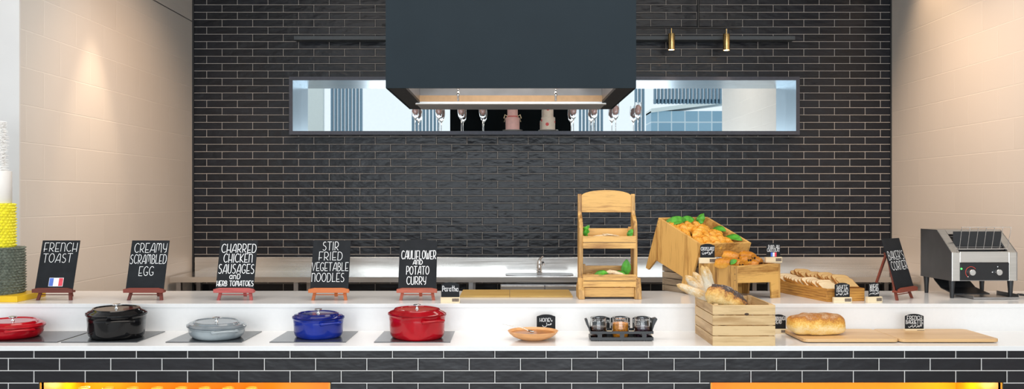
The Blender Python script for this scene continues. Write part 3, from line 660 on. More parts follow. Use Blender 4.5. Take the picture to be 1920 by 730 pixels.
pot(218.5, 639, 113, .119, .030, 'black oval lidded cocotte pot on the hob', E_BLK, E_BLK, R(-60))
pot(406, 640, 111, .058, .026, 'low grey oval casserole pot with lid', E_GRY, E_GRYL, R(-58), low=True)
pot(597, 637.5, 94, .100, .025, 'cobalt blue lidded cocotte pot', E_BLU, E_BLUL, R(-50), ratio=.93)
pot(782, 640, 105, .121, .030, 'tall cherry red lidded cocotte pot on the hob by the bowl', E_RED, E_REDL, R(-52), ratio=.88)

# ------------------------------------------------------------------ honey bowl and spoon
s = 362.; xb = (998.5 - VX) / s; yb = FPX / 373.5 + .056
t = thing('bowl', 'shallow peach wooden bowl with honey in front of its sign', 'bowl', (xb, yb, ZL))
M_PEACH = mat('peach_wood', (.72, .37, .15), .42, var=.1, scale=12, stretch=(1, 5, 5)); rad = 46.5 / s
MB().lathe([(0, .0), (.42, 0), (.45, .002), (.60, .008), (.78, .018), (.92, .032), (1, .046), (.985, .047), (.97, .045), (.88, .033), (.72, .018), (.5, .010), (0, .008)], 56, rad, rad * .95).build('body', M_PEACH, t, True)
o = MB().lathe([(.90, .0355), (0, .036)], 48, rad, rad * .95).build('honey', mat('honey', (.42, .14, .012), .3, var=.2), t, True); o['kind'] = 'stuff'
t = thing('spoon', 'silver spoon lying in the honey bowl', 'spoon', (xb, yb, ZL))
P0 = [(-.155, -.01, .078), (-.12, -.015, .073), (-.075, -.02, .069), (-.045, -.025, .062), (-.025, -.03, .052)]
MB().tube(P0, [.0052, .0042, .0034, .0034, .004], 8, flat=.45).build('handle', M_CHROME, t, True)
sp = MB().lathe([(0, -.006), (.6, -.004), (1, .001), (.95, .0015), (.6, -.002), (0, -.004)], 18, .021, .014).build('spoon_bowl', M_CHROME, t, True, loc=(-.012, -.034, .049), rot=(0, R(12), R(-20)))

# ------------------------------------------------------------------ jam caddy with three jars
sj = 373.; cw = 118 / sj; yc = FPX / sj; xc = (1166.5 - VX) / sj; dep = .115
t = thing('jam_caddy', 'black metal jam caddy with side handles holding three jars', 'caddy', (xc, yc, ZL))
def flat_ring(z0, z1, th=.0035):
    m = MB(); m.box(-cw/2, cw/2, 0, th, z0, z1); m.box(-cw/2, cw/2, dep - th, dep, z0, z1); m.box(-cw/2, -cw/2 + th, th, dep - th, z0, z1); m.box(cw/2 - th, cw/2, th, dep - th, z0, z1); return m
flat_ring(.004, .020).build('lower_band', M_BLACKMETAL, t, bevel=.0008)
flat_ring(.037, .050).build('upper_band', M_BLACKMETAL, t, bevel=.0008)
MB().box(-cw/2 + .003, cw/2 - .003, .003, dep - .003, .004, .007).build('tray_base', M_BLACKMETAL, t)
for k in (-1, 0, 1): MB().box(k * .112 - .011, k * .112 + .011, .0006, .003, .018, .040).build('upright', M_BLACKMETAL, t)
for k in (-1, 0, 1): MB().lathe([(1, 0), (1, .004)], 14, .008, .008).build('foot', M_BLACKMETAL, t, loc=(k * .112, .012, 0))
for sg in (-1, 1):
    m = MB(); m.prism([(sg * cw/2, .045), (sg * (cw/2 + .010), .075), (sg * (cw/2 + .026), .106), (sg * (cw/2 + .021), .112), (sg * (cw/2 + .004), .108), (sg * (cw/2 - .002), .07), (sg * (cw/2 - .003), .045)] if sg > 0 else
        [(-cw/2, .045), (-cw/2 - .016, .075), (-cw/2 - .026, .104), (-cw/2 - .014, .108), (-cw/2 - .006, .08), (-cw/2 + .004, .05)], dep * .3, dep * .7, 'y')
    m.build('handle', M_BLACKMETAL, t, bevel=.002)
jg = glass_mat('jar_glass', (.97, .98, .98))
for k, (lab, col, fill) in enumerate((('glass jar of dark brown jam in the black caddy', (.035, .010, .006), .058), ('glass jar of orange marmalade in the middle of the caddy', (.80, .24, .008), .076), ('glass jar of dark purple berry jam in the caddy', (.035, .008, .022), .058))):
    q = thing('jam_jar', lab, 'jar', (xc + (k - 1) * .112 - .002, yc + dep / 2, ZL + .0072), 0, 'jam jars in the caddy')
    r = .0435
    MB().lathe([(0, 0), (.94, 0), (1, .006), (1, .076), (.94, .084), (.93, .100), (.96, .104), (.93, .106), (.90, .103), (.89, .086), (.94, .076), (.95, .008), (.9, .005), (0, .005)], 40, r, r).build('jar', jg, q, True)
    MB().lathe([(0, .0055), (.88, .0055), (.93, .009), (.93, fill), (.8, fill + .002), (.4, fill - .002), (0, fill)], 36, r, r).build('jam', mat('jam', col, .25, var=.5, scale=90, bump=.4), q, True)

# ------------------------------------------------------------------ slatted crates
def crate(name, label, loc, rz, w, d, h, mx_, my_, n=4, gap=.004, th=.009):
    t = thing(name, label, 'crate', loc, rz)
    sh = (h - gap * (n - 1)) / n
    for i in range(n):
        z0 = i * (sh + gap)
        MB().box(0, w, 0, th, z0, z0 + sh).build('slat', mx_, t, bevel=.0012); MB().box(0, w, d - th, d, z0, z0 + sh).build('slat', mx_, t, bevel=.0012)
        MB().box(0, th, th, d - th, z0, z0 + sh).build('slat', my_, t, bevel=.0012); MB().box(w - th, w, th, d - th, z0, z0 + sh).build('slat', my_, t, bevel=.0012)
    for x in (th, w - th - .02):
        for y in (th, d - th - .02): MB().box(x, x + .02, y, y + .02, .0, h + .004).build('corner_post', my_, t, bevel=.001)
    MB().box(th, w - th, th, d - th, .002, .010).build('base_board', mx_, t)
    return t
sc_ = 385.; CRX, CRY = (1336.5 - VX) / sc_, FPX / sc_
CRW, CRD, CRH = 117 / 384, .40, .199
crate('bread_crate', 'pale slatted wooden crate holding baguettes and a dark loaf', (CRX, CRY, ZL), R(0), CRW, CRD, CRH, M_PINE, M_PINE_Y)
tag(MB().lathe([(0, 0), (1, 0), (.8, .0006), (0, .0008)], 16, .011, .006).build('knot', mat('wood_knot', (.05, .022, .008), .6, var=.5, scale=200)), 'dark knot in the top front slat of the bread crate', 'knot')
o = bpy.data.objects['knot']; del o['category']; del o['label']; o.parent = bpy.data.objects['bread_crate']; o.location = (.165, -.0006, CRH - .048 + .004); o.rotation_euler = (R(90), 0, 0)
crate('support_crate', 'greyed slatted crate propping up the tilted oak chest', (1.068, 5.083, ZU), R(30), .20, .25, .198, M_GREYPINE, M_GREYPINE_Y, n=5)

# ------------------------------------------------------------------ bread for the crate
M_BAG = crust_mat('floury_baguette_crust', [(.36, (.78, .71, .59)), (.46, (.66, .57, .43)), (.53, (.74, .64, .48)), (.64, (.62, .38, .13))], scale=26, zlo=-.05, zhi=.40, zmix=.25, fine=240, bump=.9, ridge=1.2, stretch=(1, 1, .45))
def baguette(name, p0, p1, r, label, roll=0, pale=0, curve=.01):
    p0, p1 = Vector(p0), Vector(p1); L_ = (p1 - p0).length; n = 30; pts = []; rs = []
    for i in range(n + 1):
        u = i / n; z = u * L_
        k = math.sqrt(max(0, 1 - (max(0, abs(2*u - 1) - .40) / .60) ** 2.2)) ** .9 + .02
        pts.append((curve * math.sin(u * 3.1), 0, z)); rs.append(r * k * (1 + .05 * math.sin(u * 5 * math.pi * 2) + .03 * math.sin(u * 23)))
    m = MB(); m.tube(pts, rs, 18)
    # slashes: sunk diagonal cuts
    v2 = []
    for v in m.v:
        q = mnoise.noise(Vector((v[0] * 60, v[1] * 60, v[2] * 30 + roll))) * .0016
        dd = math.sin((v[2] / L_) * 5 * 2 * math.pi + v[0] * 90)
        cut = -.0045 * max(0, dd - .75) * 4 if v[1] < 0 else 0
        l = math.hypot(v[0], v[1]) or 1
        v2.append((v[0] + v[0] / l * (q + cut), v[1] + v[1] / l * (q + cut), v[2]))
    m.v = v2
    o = m.build(name, M_BAG, None, True, loc=p0); o.rotation_mode = 'QUATERNION'
    o.rotation_quaternion = (p1 - p0).to_track_quat('Z', 'Y') @ Matrix.Rotation(roll, 3, 'Z').to_quaternion()
    return tag(o, label, 'baguette', 'baguettes in the crate')
def at(px, py, s): return ((px - VX) / s, FPX / s, CZ - (py - VY) / s)
baguette('baguette', at(1390, 586, 373), at(1268, 534, 368), .0225, 'lowest leaning baguette reaching furthest out of the crate', .4)
baguette('baguette', at(1354, 594, 367), at(1285, 517, 359), .0235, 'floury grey baguette leaning second from the crate edge', 1.2)
baguette('baguette', at(1360, 615, 366), at(1299, 510, 349), .0235, 'baguette with a browned tip behind the floury grey one', 2.2)
baguette('baguette', at(1354, 612, 374), at(1316, 498, 376), .0215, 'upright pale baguette in front in the crate', 3.0, curve=.006)
baguette('baguette', at(1358, 612, 370), at(1324, 499, 369), .0205, 'upright pale baguette behind the foremost upright one', 4.0, curve=.008)
def loaf(name, label, cat, a, bq, c, m, loc, rot, e1=2.5, bump=.006, fr_=14, group=None, seed=0, flat=0):
    me = MB(); n, k = 56, 30; vs = []
    def pw(x, p): return math.copysign(abs(x) ** p, x)
    for i in range(k + 1):
        ph = -math.pi/2 + math.pi * i / k
        for j in range(n):
            th = 2 * math.pi * j / n; p = 2 / e1
            v = Vector((a * pw(math.cos(ph), p) * pw(math.cos(th), p), bq * pw(math.cos(ph), p) * pw(math.sin(th), p), c * pw(math.sin(ph), .85)))
            d = v.normalized() if v.length else Vector((0, 0, 1))
            v += d * bump * (mnoise.noise(v * fr_ + Vector((seed, 0, 0))) + .45 * mnoise.noise(v * fr_ * 3.1 + Vector((0, seed, 0))))
            if flat and v.z < -c * flat: v.z = -c * flat + (v.z + c * flat) * .08
            vs.append(v)
    fs = [(i*n+j, i*n+(j+1) % n, (i+1)*n+(j+1) % n, (i+1)*n+j) for i in range(k) for j in range(n)]
    me.add(vs, fs); o = me.build(name, m, None, True, loc=loc, rot=rot)
    return tag(o, label, cat, group)
M_RYE = crust_mat('dark_cracked_crust', [(.30, (.76, .54, .23)), (.44, (.66, .37, .09)), (.51, (.42, .17, .035)), (.555, (.06, .035, .028)), (.62, (.07, .05, .045)), (.66, (.42, .37, .33)), (.72, (.10, .07, .06))], scale=30, zlo=-.06, zhi=.085, zmix=.55, fine=110, bump=1)
loaf('rye_loaf', 'rustic loaf with dark floured crust leaning in the slatted crate', 'bread', .116, .062, .062, M_RYE, at(1364, 564, 376), (R(-14), R(27), R(10)), e1=2.2, bump=.013, fr_=20)

# ------------------------------------------------------------------ cutting boards and the white loaf
def cutting_board(x0, x1, label):
    s0, s1 = 377.5, 350.; y0, y1 = FPX / s0, FPX / s1
    t = thing('cutting_board', label, 'cutting board', ((x0 + x1) / 2, y0, ZL), 0, 'cutting boards on the lower counter')
    w = (x1 - x0) / 2; r = .03; D = y1 - y0
    pts = []
    for cx, cy, a0 in ((w - r, r, -90), (w - r, D - r, 0), (-w + r, D - r, 90), (-w + r, r, 180)): pts += arc(cx, cy, r, r, a0, a0 + 90, 5)
    MB().prism(pts, .004, .020, 'z').build('board', M_BAMBOO, t, bevel=.003)
    for i, x in enumerate((-w + .04, w - .04)):
        for y in (.04, D - .04): MB().lathe([(1, 0), (1, .0042)], 12, .008, .008).build('rubber_foot', M_BLACKMETAL, t, loc=(x, y, 0))
    return t
BX0, BX1, BX2 = (1507 - VX) / 377.5, (1687.5 - VX) / 377.5, (1876 - VX) / 377.5
cutting_board(BX0, BX1 - .0005, 'bamboo cutting board carrying the round white loaf')
cutting_board(BX1 + .0005, BX2, 'empty bamboo cutting board in front of the French baguette sign')
M_LOAF = crust_mat('white_loaf_crust', [(.30, (.80, .55, .18)), (.40, (.86, .66, .34)), (.48, (.80, .50, .12)), (.56, (.64, .30, .04)), (.63, (.36, .12, .016)), (.70, (.52, .32, .17)), (.76, (.30, .10, .016))], scale=22, zlo=-.055, zhi=.066, zmix=.55, fine=150, bump=.5)
s = 364.; loaf('white_loaf', 'big crusty white loaf with browned top on the cutting board', 'bread', 109 / s / 2, .072, .056, M_LOAF, ((1531.5 - VX) / s, FPX / s, ZL + .020 + .0515), (0, 0, R(4)), e1=3.0, bump=.014, fr_=13, seed=4, flat=.86)

# yellowish cutting boards on the upper counter by the sink
s0, s1 = 326., 305.; y0, y1 = FPX / s0, FPX / s1
for a, c, lab in ((862, 955.5, 'golden wooden board on the upper counter beside the Paratha sign'), (956, 1074, 'golden wooden board on the upper counter below the sink')):
    tag(MB().box((a - VX) / s0, (c - VX) / s0, y0, y1, 0, .010).build('wooden_board', M_YBOARD, None, bevel=.0015, loc=(0, 0, ZU)), lab, 'board', 'golden boards on the upper counter')
# ------------------------------------------------------------------ two tier oak display rack
RS = 332.; rx0, rx1 = (1086 - VX) / RS, (1203 - VX) / RS; RW = rx1 - rx0; RY = FPX / RS
t = thing('display_rack', 'two tier oak display rack with arched headboard', 'display rack', (rx0, RY, ZU))
RHh = .597
prof = [(0, 0), (.165, 0), (.172, .02), (.172, RHh - .012), (.166, RHh), (.150, RHh), (.144, RHh - .012), (.142, .50), (.125, .475), (.085, .455), (.060, .43), (.050, .40), (.050, .13), (.040, .115), (.0, .05)]
for x in (.004, RW - .026 - .012): MB().prism(prof, x, x + .022, 'x').build('side_panel', M_OAK_Z, t, bevel=.002)
for x in (-.004, RW - .036): MB().prism([(-.006, 0), (.17, 0), (.17, .06), (.05, .118), (.04, .118), (.0, .05)], x, x + .036, 'x').build('foot', M_OAK_Z, t, bevel=.003)
xi0, xi1 = .026, RW - .038
pts = [(xi0 - .002, .490), (xi1 + .002, .490), (xi1 + .002, .585)] + [((xi0 + xi1) / 2 + (xi1 - xi0) / 2 * math.cos(R(q)), .585 + .034 * math.sin(R(q))) for q in range(12, 180, 12)] + [(xi0 - .002, .585)]
MB().prism(pts, .148, .166, 'y').build('headboard', M_OAK_X, t, bevel=.002)
MB().box(xi0, xi1, .02, .035, .012, .065).build('plinth_board', M_OAK_X, t, bevel=.0015)
def rack_tray(z):
    q = MB().box(xi0 - .004, xi1 + .004, .004, .150, z, z + .006).build('tray_floor', M_OAK_X, t)
    MB().box(xi0 - .006, xi1 + .006, -.008, .003, z - .004, z + .028).build('front_slat', M_OAK_X, t, bevel=.0015)
    MB().box(xi0 - .006, xi1 + .006, -.010, .003, z + .032, z + .066).build('front_slat', M_OAK_X, t, bevel=.0015)
    MB().box(xi0, xi1, .138, .147, z + .006, z + .105).build('back_slat', M_OAK_X, t, bevel=.0015)
    for x in (xi0, xi1 - .02): MB().box(x, x + .02, .122, .137, z + .006, z + .115).build('corner_block', M_OAK_Z, t, bevel=.0015)
    MB().box(xi0 + .002, xi1 - .002, .006, .136, z + .006, z + .052).build('tray_insert', M_PINE, t)
ZT1, ZT2 = .075, .292
rack_tray(ZT1); rack_tray(ZT2)
# leaves and flatbread on the rack
def leaf(name, label, L_, w, loc, rot, curl=.25, group=None, m=None, wav=.12):
    me = MB(); n, k = 14, 7; vs = []
    for i in range(n + 1):
        u = i / n; ww = w * math.sin(math.pi * min(1, u * .93 + .06)) ** .75
        for j in range(k):
            q = (j / (k - 1) - .5) * 2
            vs.append((u * L_, q * ww / 2, curl * L_ * math.sin(u * 2.2) * .5 + abs(q) * ww * .16 + wav * w * .12 * math.sin(u * 16 + q * 3) * abs(q)))
    me.add(vs, [(i*k+j, i*k+j+1, (i+1)*k+j+1, (i+1)*k+j) for i in range(n) for j in range(k - 1)])
    o = me.build(name, m or M_GREEN, None, True, loc=loc, rot=rot, norm=False)
    md = o.modifiers.new('solidify', 'SOLIDIFY'); md.thickness = .0012
    return tag(o, label, 'leaf', group)
def rk(x, y, z): return (rx0 + x, RY + y, ZU + z)
F1, F2 = ZT1 + .053, ZT2 + .053
leaf('green_leaf', 'curly green leaf standing at the end of the upper rack tray by the post', .075, .05, rk(.045, .06, F2), (R(20), R(-75), R(20)), group='green leaves on the rack', wav=1.2)
leaf('green_leaf', 'small green leaf by the corner block of the upper rack tray', .055, .034, rk(.285, .05, F2), (R(70), R(-65), R(0)), group='green leaves on the rack', wav=1)
leaf('green_leaf', 'tall upright green leaf in the lower rack tray', .095, .055, rk(.268, .06, F1), (R(80), R(-85), R(5)), group='green leaves on the rack')
leaf('green_leaf', 'bright green leaf lying over the front of the lower rack tray', .085, .05, rk(.085, .012, F1 + .003), (R(28), R(-6), R(6)), group='green leaves on the rack')
leaf('green_leaf', 'slim green leaf lying beside the tall upright one', .075, .028, rk(.20, .06, F1 + .022), (R(30), R(16), R(-18)), group='green leaves on the rack')
M_FLAT = crust_mat('flatbread_crust', [(.3, (.78, .66, .48)), (.55, (.72, .56, .36)), (.68, (.42, .20, .07))], scale=28, zlo=-1, zhi=1, zmix=.1, fine=160)
M_CRACK = crust_mat('seeded_cracker', [(.3, (.62, .40, .18)), (.5, (.46, .25, .08)), (.66, (.24, .10, .03))], scale=50, zlo=-1, zhi=1, zmix=.1, fine=260)
def flatpiece(name, label, pts, th, loc, rot, m, group):
    o = MB().prism(pts, 0, th, 'z').build(name, m, None, loc=loc, rot=rot, bevel=.0012); return tag(o, label, 'flatbread', group)
def blob(a, b_, n=13, sd=0, j=.14):
    r_ = random.Random(sd); return [(a * math.cos(2*math.pi*i/n) * r_.uniform(1-j, 1+j), b_ * math.sin(2*math.pi*i/n) * r_.uniform(1-j, 1+j)) for i in range(n)]
o = MB(); o.tube([(0, 0, 0), (.03, 0, .012), (.06, .002, .012), (.10, 0, .008), (.13, 0, .002)], [.012, .020, .020, .014, .006], 12, flat=.7)
tag(o.build('flatbread_wrap', M_FLAT, None, True, loc=rk(.145, .035, F1 + .016), rot=(0, R(8), R(-8))), 'rolled pale flatbread lying across the lower rack tray', 'flatbread')
for i, (x, y, a, b_, rr, m, lab) in enumerate(((.075, .07, .034, .022, 20, M_CRACK, 'seeded cracker lying at the back corner of the lower rack tray'), (.11, .085, .032, .024, -15, M_CRACK, 'seeded cracker leaning behind the bright leaf'),
                                              (.055, .03, .020, .016, 40, M_CRACK, 'small cracker piece at the front corner of the lower tray'), (.13, .05, .026, .02, 70, M_CRACK, 'seeded cracker next to the rolled flatbread'))):
    flatpiece('cracker', lab, blob(a, b_, sd=i), .005, rk(x, y, F1 + .004 + .007 * (i % 2)), (R(14 if i % 2 else -12), R(8), R(rr)), m, 'crackers on the lower rack tray')
for i, (x, y, a, b_, rr, lab) in enumerate(((.115, .045, .044, .032, 10, 'pale flatbread nearest the curly leaf on the upper tray'), (.17, .07, .040, .034, 60, 'pale flatbread in the middle of the upper tray'),
                                           (.225, .04, .046, .03, -20, 'pale flatbread beside the small leaf on the upper tray'), (.19, .03, .036, .02, 0, 'small pale flatbread at the front of the upper tray'))):
    flatpiece('flatbread', lab, blob(a, b_, sd=20 + i), .006, rk(x, y, F2 + .005 + .009 * (i % 2)), (R(9 - 5 * i), R(-7 + 5 * i), R(rr)), M_FLAT, 'flatbreads on the upper rack tray')

# ------------------------------------------------------------------ open oak box of chocolate rolls
def frame(o_, u, v, w):   # columns: local x, y, z axes
    M = Matrix((( *u, 0), (*v, 0), (*w, 0), (0, 0, 0, 1))).transposed(); M.translation = Vector(o_); return M
by = R(30); BOX = Vector(((1380 - VX) / 338, FPX / 338, ZU)); BL, BD, BHt = .348, .30, .196
t = thing('pastry_box', 'open oak box on legs filled with chocolate rolls', 'pastry box', BOX, by)
th = .014
MB().box(0, th, 0, BD, 0, BHt).build('side_panel', M_OAK_Z, t, bevel=.0015)
MB().prism([(0, 0), (.06, 0), (.07, .11), (BD - .07, .11), (BD - .06, 0), (BD, 0), (BD, BHt), (0, BHt)], BL - th, BL, 'x').build('side_panel', M_OAK_Z, t, bevel=.0015)
fp = [(th, .100), (BL - .075, .092), (BL - .068, 0), (BL - th, 0), (BL - th, BHt), (th, BHt)]
MB().prism(fp, .001, th, 'y').build('front_panel', M_OAK_X, t, bevel=.0015)
MB().prism(fp, BD - th, BD, 'y').build('back_panel', M_OAK_X, t, bevel=.0015)
MB().box(th, BL - th, th, BD - th, .168, .178).build('box_floor', M_OAK_X, t)
m = MB()
for z in (.185, .15, .115): m.lathe([(1, 0), (1, .0012), (0, .0014)], 10, .0022, .0022, Matrix.Translation((0, 0.008, z)) @ Matrix.Rotation(R(-90), 4, 'Y'))
m.build('dowel', M_BLACKMETAL, t)
def bx(x, y, z): return tuple(BOX + Vector((x * math.cos(by) - y * math.sin(by), x * math.sin(by) + y * math.cos(by), z)))
M_PASTRY = crust_mat('golden_pastry', [(.30, (.84, .54, .14)), (.44, (.78, .38, .045)), (.57, (.64, .25, .018)), (.72, (.40, .13, .012))], scale=34, zlo=-.035, zhi=.036, zmix=.5, fine=150, rough=.32, stretch=(1, .5, 1), ridge=1.0)
M_CHOC = mat('chocolate', (.035, .012, .006), .4)
def choc_roll():
    t = thing('chocolate_roll', 'golden chocolate roll', 'pastry', (0, 0, 0), 0, 'chocolate rolls in the oak box')
    me = MB(); n, k = 24, 14; vs = []
    for i in range(k + 1):
        u = i / k * 2 - 1; x = .042 * u; kk = (1 - abs(u) ** 3 * .28)
        for j in range(n):
            q = 2*math.pi*j/n; r_ = (1 + .04 * math.sin(q * 2 + 2 * u) + .045 * math.sin(u * 15 + q))
            vs.append((x + .003 * math.sin(q * 3), .0325 * kk * r_ * math.cos(q), .027 * kk * r_ * math.sin(q)))
    fs = [(i*n+j, i*n+(j+1) % n, (i+1)*n+(j+1) % n, (i+1)*n+j) for i in range(k) for j in range(n)] + [tuple(range(n)), tuple(k*n+j for j in range(n))]
    me.add(vs, fs); me.build('roll', M_PASTRY, t, True)
    for y in (-.012, .010):
        MB().tube([(-.0455, y, -.003), (.0455, y, -.003)], .0058, 10).build('chocolate_stick', M_CHOC, t, True)
    return t
cr = choc_roll()
spots = [(1357, 494, 4.83, -40, 'chocolate roll at the near side by the croissant sign'), (1371, 481, 4.90, -30, 'topmost chocolate roll below the chest panel'), (1378, 494.5, 4.83, -55, 'chocolate roll under the small green leaf'),
         (1392, 489, 4.89, -45, 'chocolate roll in the middle of the pile'), (1401, 481, 4.94, -58, 'chocolate roll raised at the back of the pile'), (1413, 489, 4.99, -40, 'chocolate roll at the end of the pile by the pain au chocolat sign'),
         (1406, 496, 4.90, -20, 'chocolate roll low behind the front panel')]
for i, (px, py, Y_, a, lab) in enumerate(spots):
    rot = (0, R((-6, 8, 4, -10, 5, 12, 0)[i]), R(a)); loc = at(px, py, FPX / Y_)
    if i == 0: cr.location = loc; cr.rotation_euler = rot; cr['label'] = lab
    else: dup(cr, loc, rot, lab)
for o in [q for q in bpy.data.objects if q.name.startswith('chocolate_roll')]: o.scale = (1.08, 1.12, 1.12)
leaf('green_leaf', 'small pointed green leaf on the chocolate rolls', .045, .034, at(1369, 496, FPX / 4.785), (R(40), R(-30), R(5)), curl=.1)
sgn(1451, 493, ZU + BHt, 27, 26, 32, 10.5, 'small sign reading pain au chocolat with a flag on the oak box', [('PAIN AU', .12, .92, .62, .24), ('CHOCOLAT', .04, .96, .38, .24)], .0018, flag=True, rz=R(8))

# ------------------------------------------------------------------ tilted oak chest of croissants
A_ = Vector((.92, 5.30, 1.50)); D_ = Vector((1.109, 4.97, 1.35))
v_ = (A_ - D_).normalized(); u_ = Vector((-(D_ - A_).y, (D_ - A_).x, 0)).normalized(); w_ = u_.cross(v_)
CHL = (A_ - D_).length; CHW = .405; CHH = .322
t = thing('croissant_chest', 'tilted open oak chest heaped with croissants', 'pastry box', D_)
# local: x across, y up the long side (front 0 -> back CHL), z out of the opening; rim at z = 0
MC = frame(D_, u_, v_, w_)
t.matrix_world = Matrix.Translation(D_)
M3 = Matrix.Translation(-D_) @ MC
def cbox(*a): return MB().box(*a, M=M3)
M_CHEST = wood('chest_panel', (.72, .41, .115), (.36, .16, .032), 'z', scale=9)
for xa, mm in ((0, M_CHEST), (CHW - .015, M_OAK_Y)):
    MB().prism([(0, -CHH), (.065, -CHH), (.072, -.245), (CHL - .072, -.258), (CHL - .03, -.345), (CHL, -.345), (CHL, 0), (0, 0)] if xa == 0 else
               [(0, -CHH), (.05, -CHH), (.06, -.12), (CHL - .06, -.12), (CHL - .05, -CHH), (CHL, -CHH), (CHL, 0), (0, 0)], xa, xa + .015, 'x', M3).build('side_panel', mm, t, bevel=.0015)
cbox(.015, CHW - .015, 0, .015, -.085, 0).build('end_panel', M_OAK_X, t, bevel=.0015)
cbox(.015, CHW - .015, CHL - .015, CHL, -.12, 0).build('end_panel', M_OAK_X, t, bevel=.0015)
cbox(.015, CHW - .015, .015, CHL - .015, -.085, -.075).build('chest_floor', M_OAK_Y, t)
m = MB()
for z in (-.012, -.035, -.058): m.lathe([(1, 0), (1, .0012), (0, .0014)], 10, .0024, .0024, M3 @ Matrix.Translation((0, CHL - .008, z)) @ Matrix.Rotation(R(-90), 4, 'Y'))
m.build('dowel', M_BLACKMETAL, t)
def ch(x, y, z): return tuple(MC @ Vector((x, y, z)))
def croissant():
    me = MB(); n = 72; pts = []; rs = []
    for i in range(n + 1):
        q = i / n * 2 - 1; a = q * R(62); Rr_ = .045
        pts.append((Rr_ * math.sin(a), Rr_ * (1 - math.cos(a)) , .004 * (1 - q * q)))
        saw = (abs(q) * 4.2) % 1
        rs.append(.0235 * (1 - abs(q) ** 1.7) ** .62 * (1.10 - .30 * saw) + .0045)
    me.tube(pts, rs, 14, flat=.88)
    return me.build('croissant', M_CROISS, None, True)
M_CROISS = crust_mat('croissant_crust', [(.30, (.92, .68, .26)), (.48, (.90, .53, .11)), (.62, (.80, .37, .035)), (.76, (.52, .18, .014))], scale=60, zlo=-.025, zhi=.03, zmix=.35, fine=140, rough=.35, ridge=.9)
c0 = croissant(); rows = [(.055, 5), (.115, 5), (.175, 5), (.235, 5), (.295, 5), (.350, 4)]
rnd = random.Random(11); first = True
rown = ['front', 'second', 'third', 'fourth', 'fifth', 'rearmost']
for ri, (y, n) in enumerate(rows):
    for k in range(n):
        x = .055 + (CHW - .14) * (k + (.4 if ri % 2 else .0)) / 4.4 + rnd.uniform(-.008, .008)
        z = -.048 + rnd.uniform(-.004, .004) + .034 * math.exp(-((x - .17) / .11) ** 2 - ((y - .20) / .14) ** 2)
        o = c0 if first else c0.copy()
        if not first: COL.objects.link(o)
        first = False
        Mx = MC @ Matrix.Translation((x, y + rnd.uniform(-.01, .01), z)) @ Matrix.Rotation(R(rnd.choice((70, 95, 110, 60, 250, 285)) + rnd.uniform(-20, 20)), 4, 'Z') @ Matrix.Rotation(R(rnd.uniform(-16, 16)), 4, 'Y')
        o.matrix_world = Matrix.LocRotScale(Mx.translation, Mx.to_quaternion(), Vector((1, 1, 1)) * rnd.uniform(1.0, 1.16))
        tag(o, 'croissant in the %s row of the tilted chest, %s from the tall side panel' % (rown[ri], ords[k]), 'croissant', 'croissants heaped in the chest')
def cleaf(label, L_, w, x, y, z, az, tilt=0, **k):
    o = leaf('green_leaf', label, L_, w, (0, 0, 0), (0, 0, 0), group='green leaves in the chest', **k)
    Mx = MC @ Matrix.Translation((x, y, z)) @ Matrix.Rotation(R(az), 4, 'Z') @ Matrix.Rotation(R(tilt), 4, 'Y') @ Matrix.Rotation(R(30), 4, 'X')
    o.matrix_world = Matrix.LocRotScale(Mx.translation, Mx.to_quaternion(), Vector((1, 1, 1)))
cleaf('long green leaf along the back end of the chest', .16, .06, .03, CHL - .035, -.030, 0, -6)
cleaf('second green leaf at the back end, overlapping the long one', .13, .06, .13, CHL - .04, -.030, 4, -10)
cleaf('curly green leaf standing up in the far back corner of the chest', .085, .05, CHW - .11, CHL - .04, -.04, 20, -60, wav=1.3)
cleaf('green leaf lying along the far side of chest halfway down', .10, .05, CHW - .035, .30, -.035, -80, -8)
cleaf('green leaf lying along the far side near the front of the chest', .13, .055, CHW - .045, .17, -.035, -82, -8)
# the croissant sign stands on the corner of the pastry box
label_sign((1.139, 4.932, ZU + BHt), 0, 27 / 324, 26 / 324, 32 / 324, 10.5 / 324, 'small sign reading croissant in front of the tilted chest', [('CROISSANT', .04, .97, .52, .24), ('croissant', .12, .92, .18, .34)], .0020)

# ------------------------------------------------------------------ toast tray
ty = R(13); TO = Vector(((1551.8 - VX) / 341, FPX / 341 + .004, ZU)); TW, TD, TH = .232, .60, .072
t = thing('bread_tray', 'long grooved timber tray of sliced bread standing angled on the counter', 'tray', TO, ty)
def grooved(m, f):
    k = 5; hh = TH / k
    for i in range(k):
        z0 = i * hh; f(m, z0, z0 + hh - .0018, 0); f(m, z0 + hh - .0018, z0 + hh, .0022)
    return m
grooved(MB(), lambda m, a, c, d_: m.box(0, TW, d_, .010, a, c)).build('end_panel', M_TRAY, t)
grooved(MB(), lambda m, a, c, d_: m.box(0, TW, TD - .010, TD - d_, a, c)).build('end_panel', M_TRAY, t)
grooved(MB(), lambda m, a, c, d_: m.box(d_, .010, .010, TD - .010, a, c)).build('side_panel', M_TRAY_Y, t)
grooved(MB(), lambda m, a, c, d_: m.box(TW - .010, TW - d_, .010, TD - .010, a, c)).build('side_panel', M_TRAY_Y, t)
MB().box(.010, TW - .010, .010, TD - .010, .004, .040).build('tray_floor', M_TRAY_Y, t)
def tr(x, y, z): return tuple(TO + Vector((x * math.cos(ty) - y * math.sin(ty), x * math.sin(ty) + y * math.cos(ty), z)))
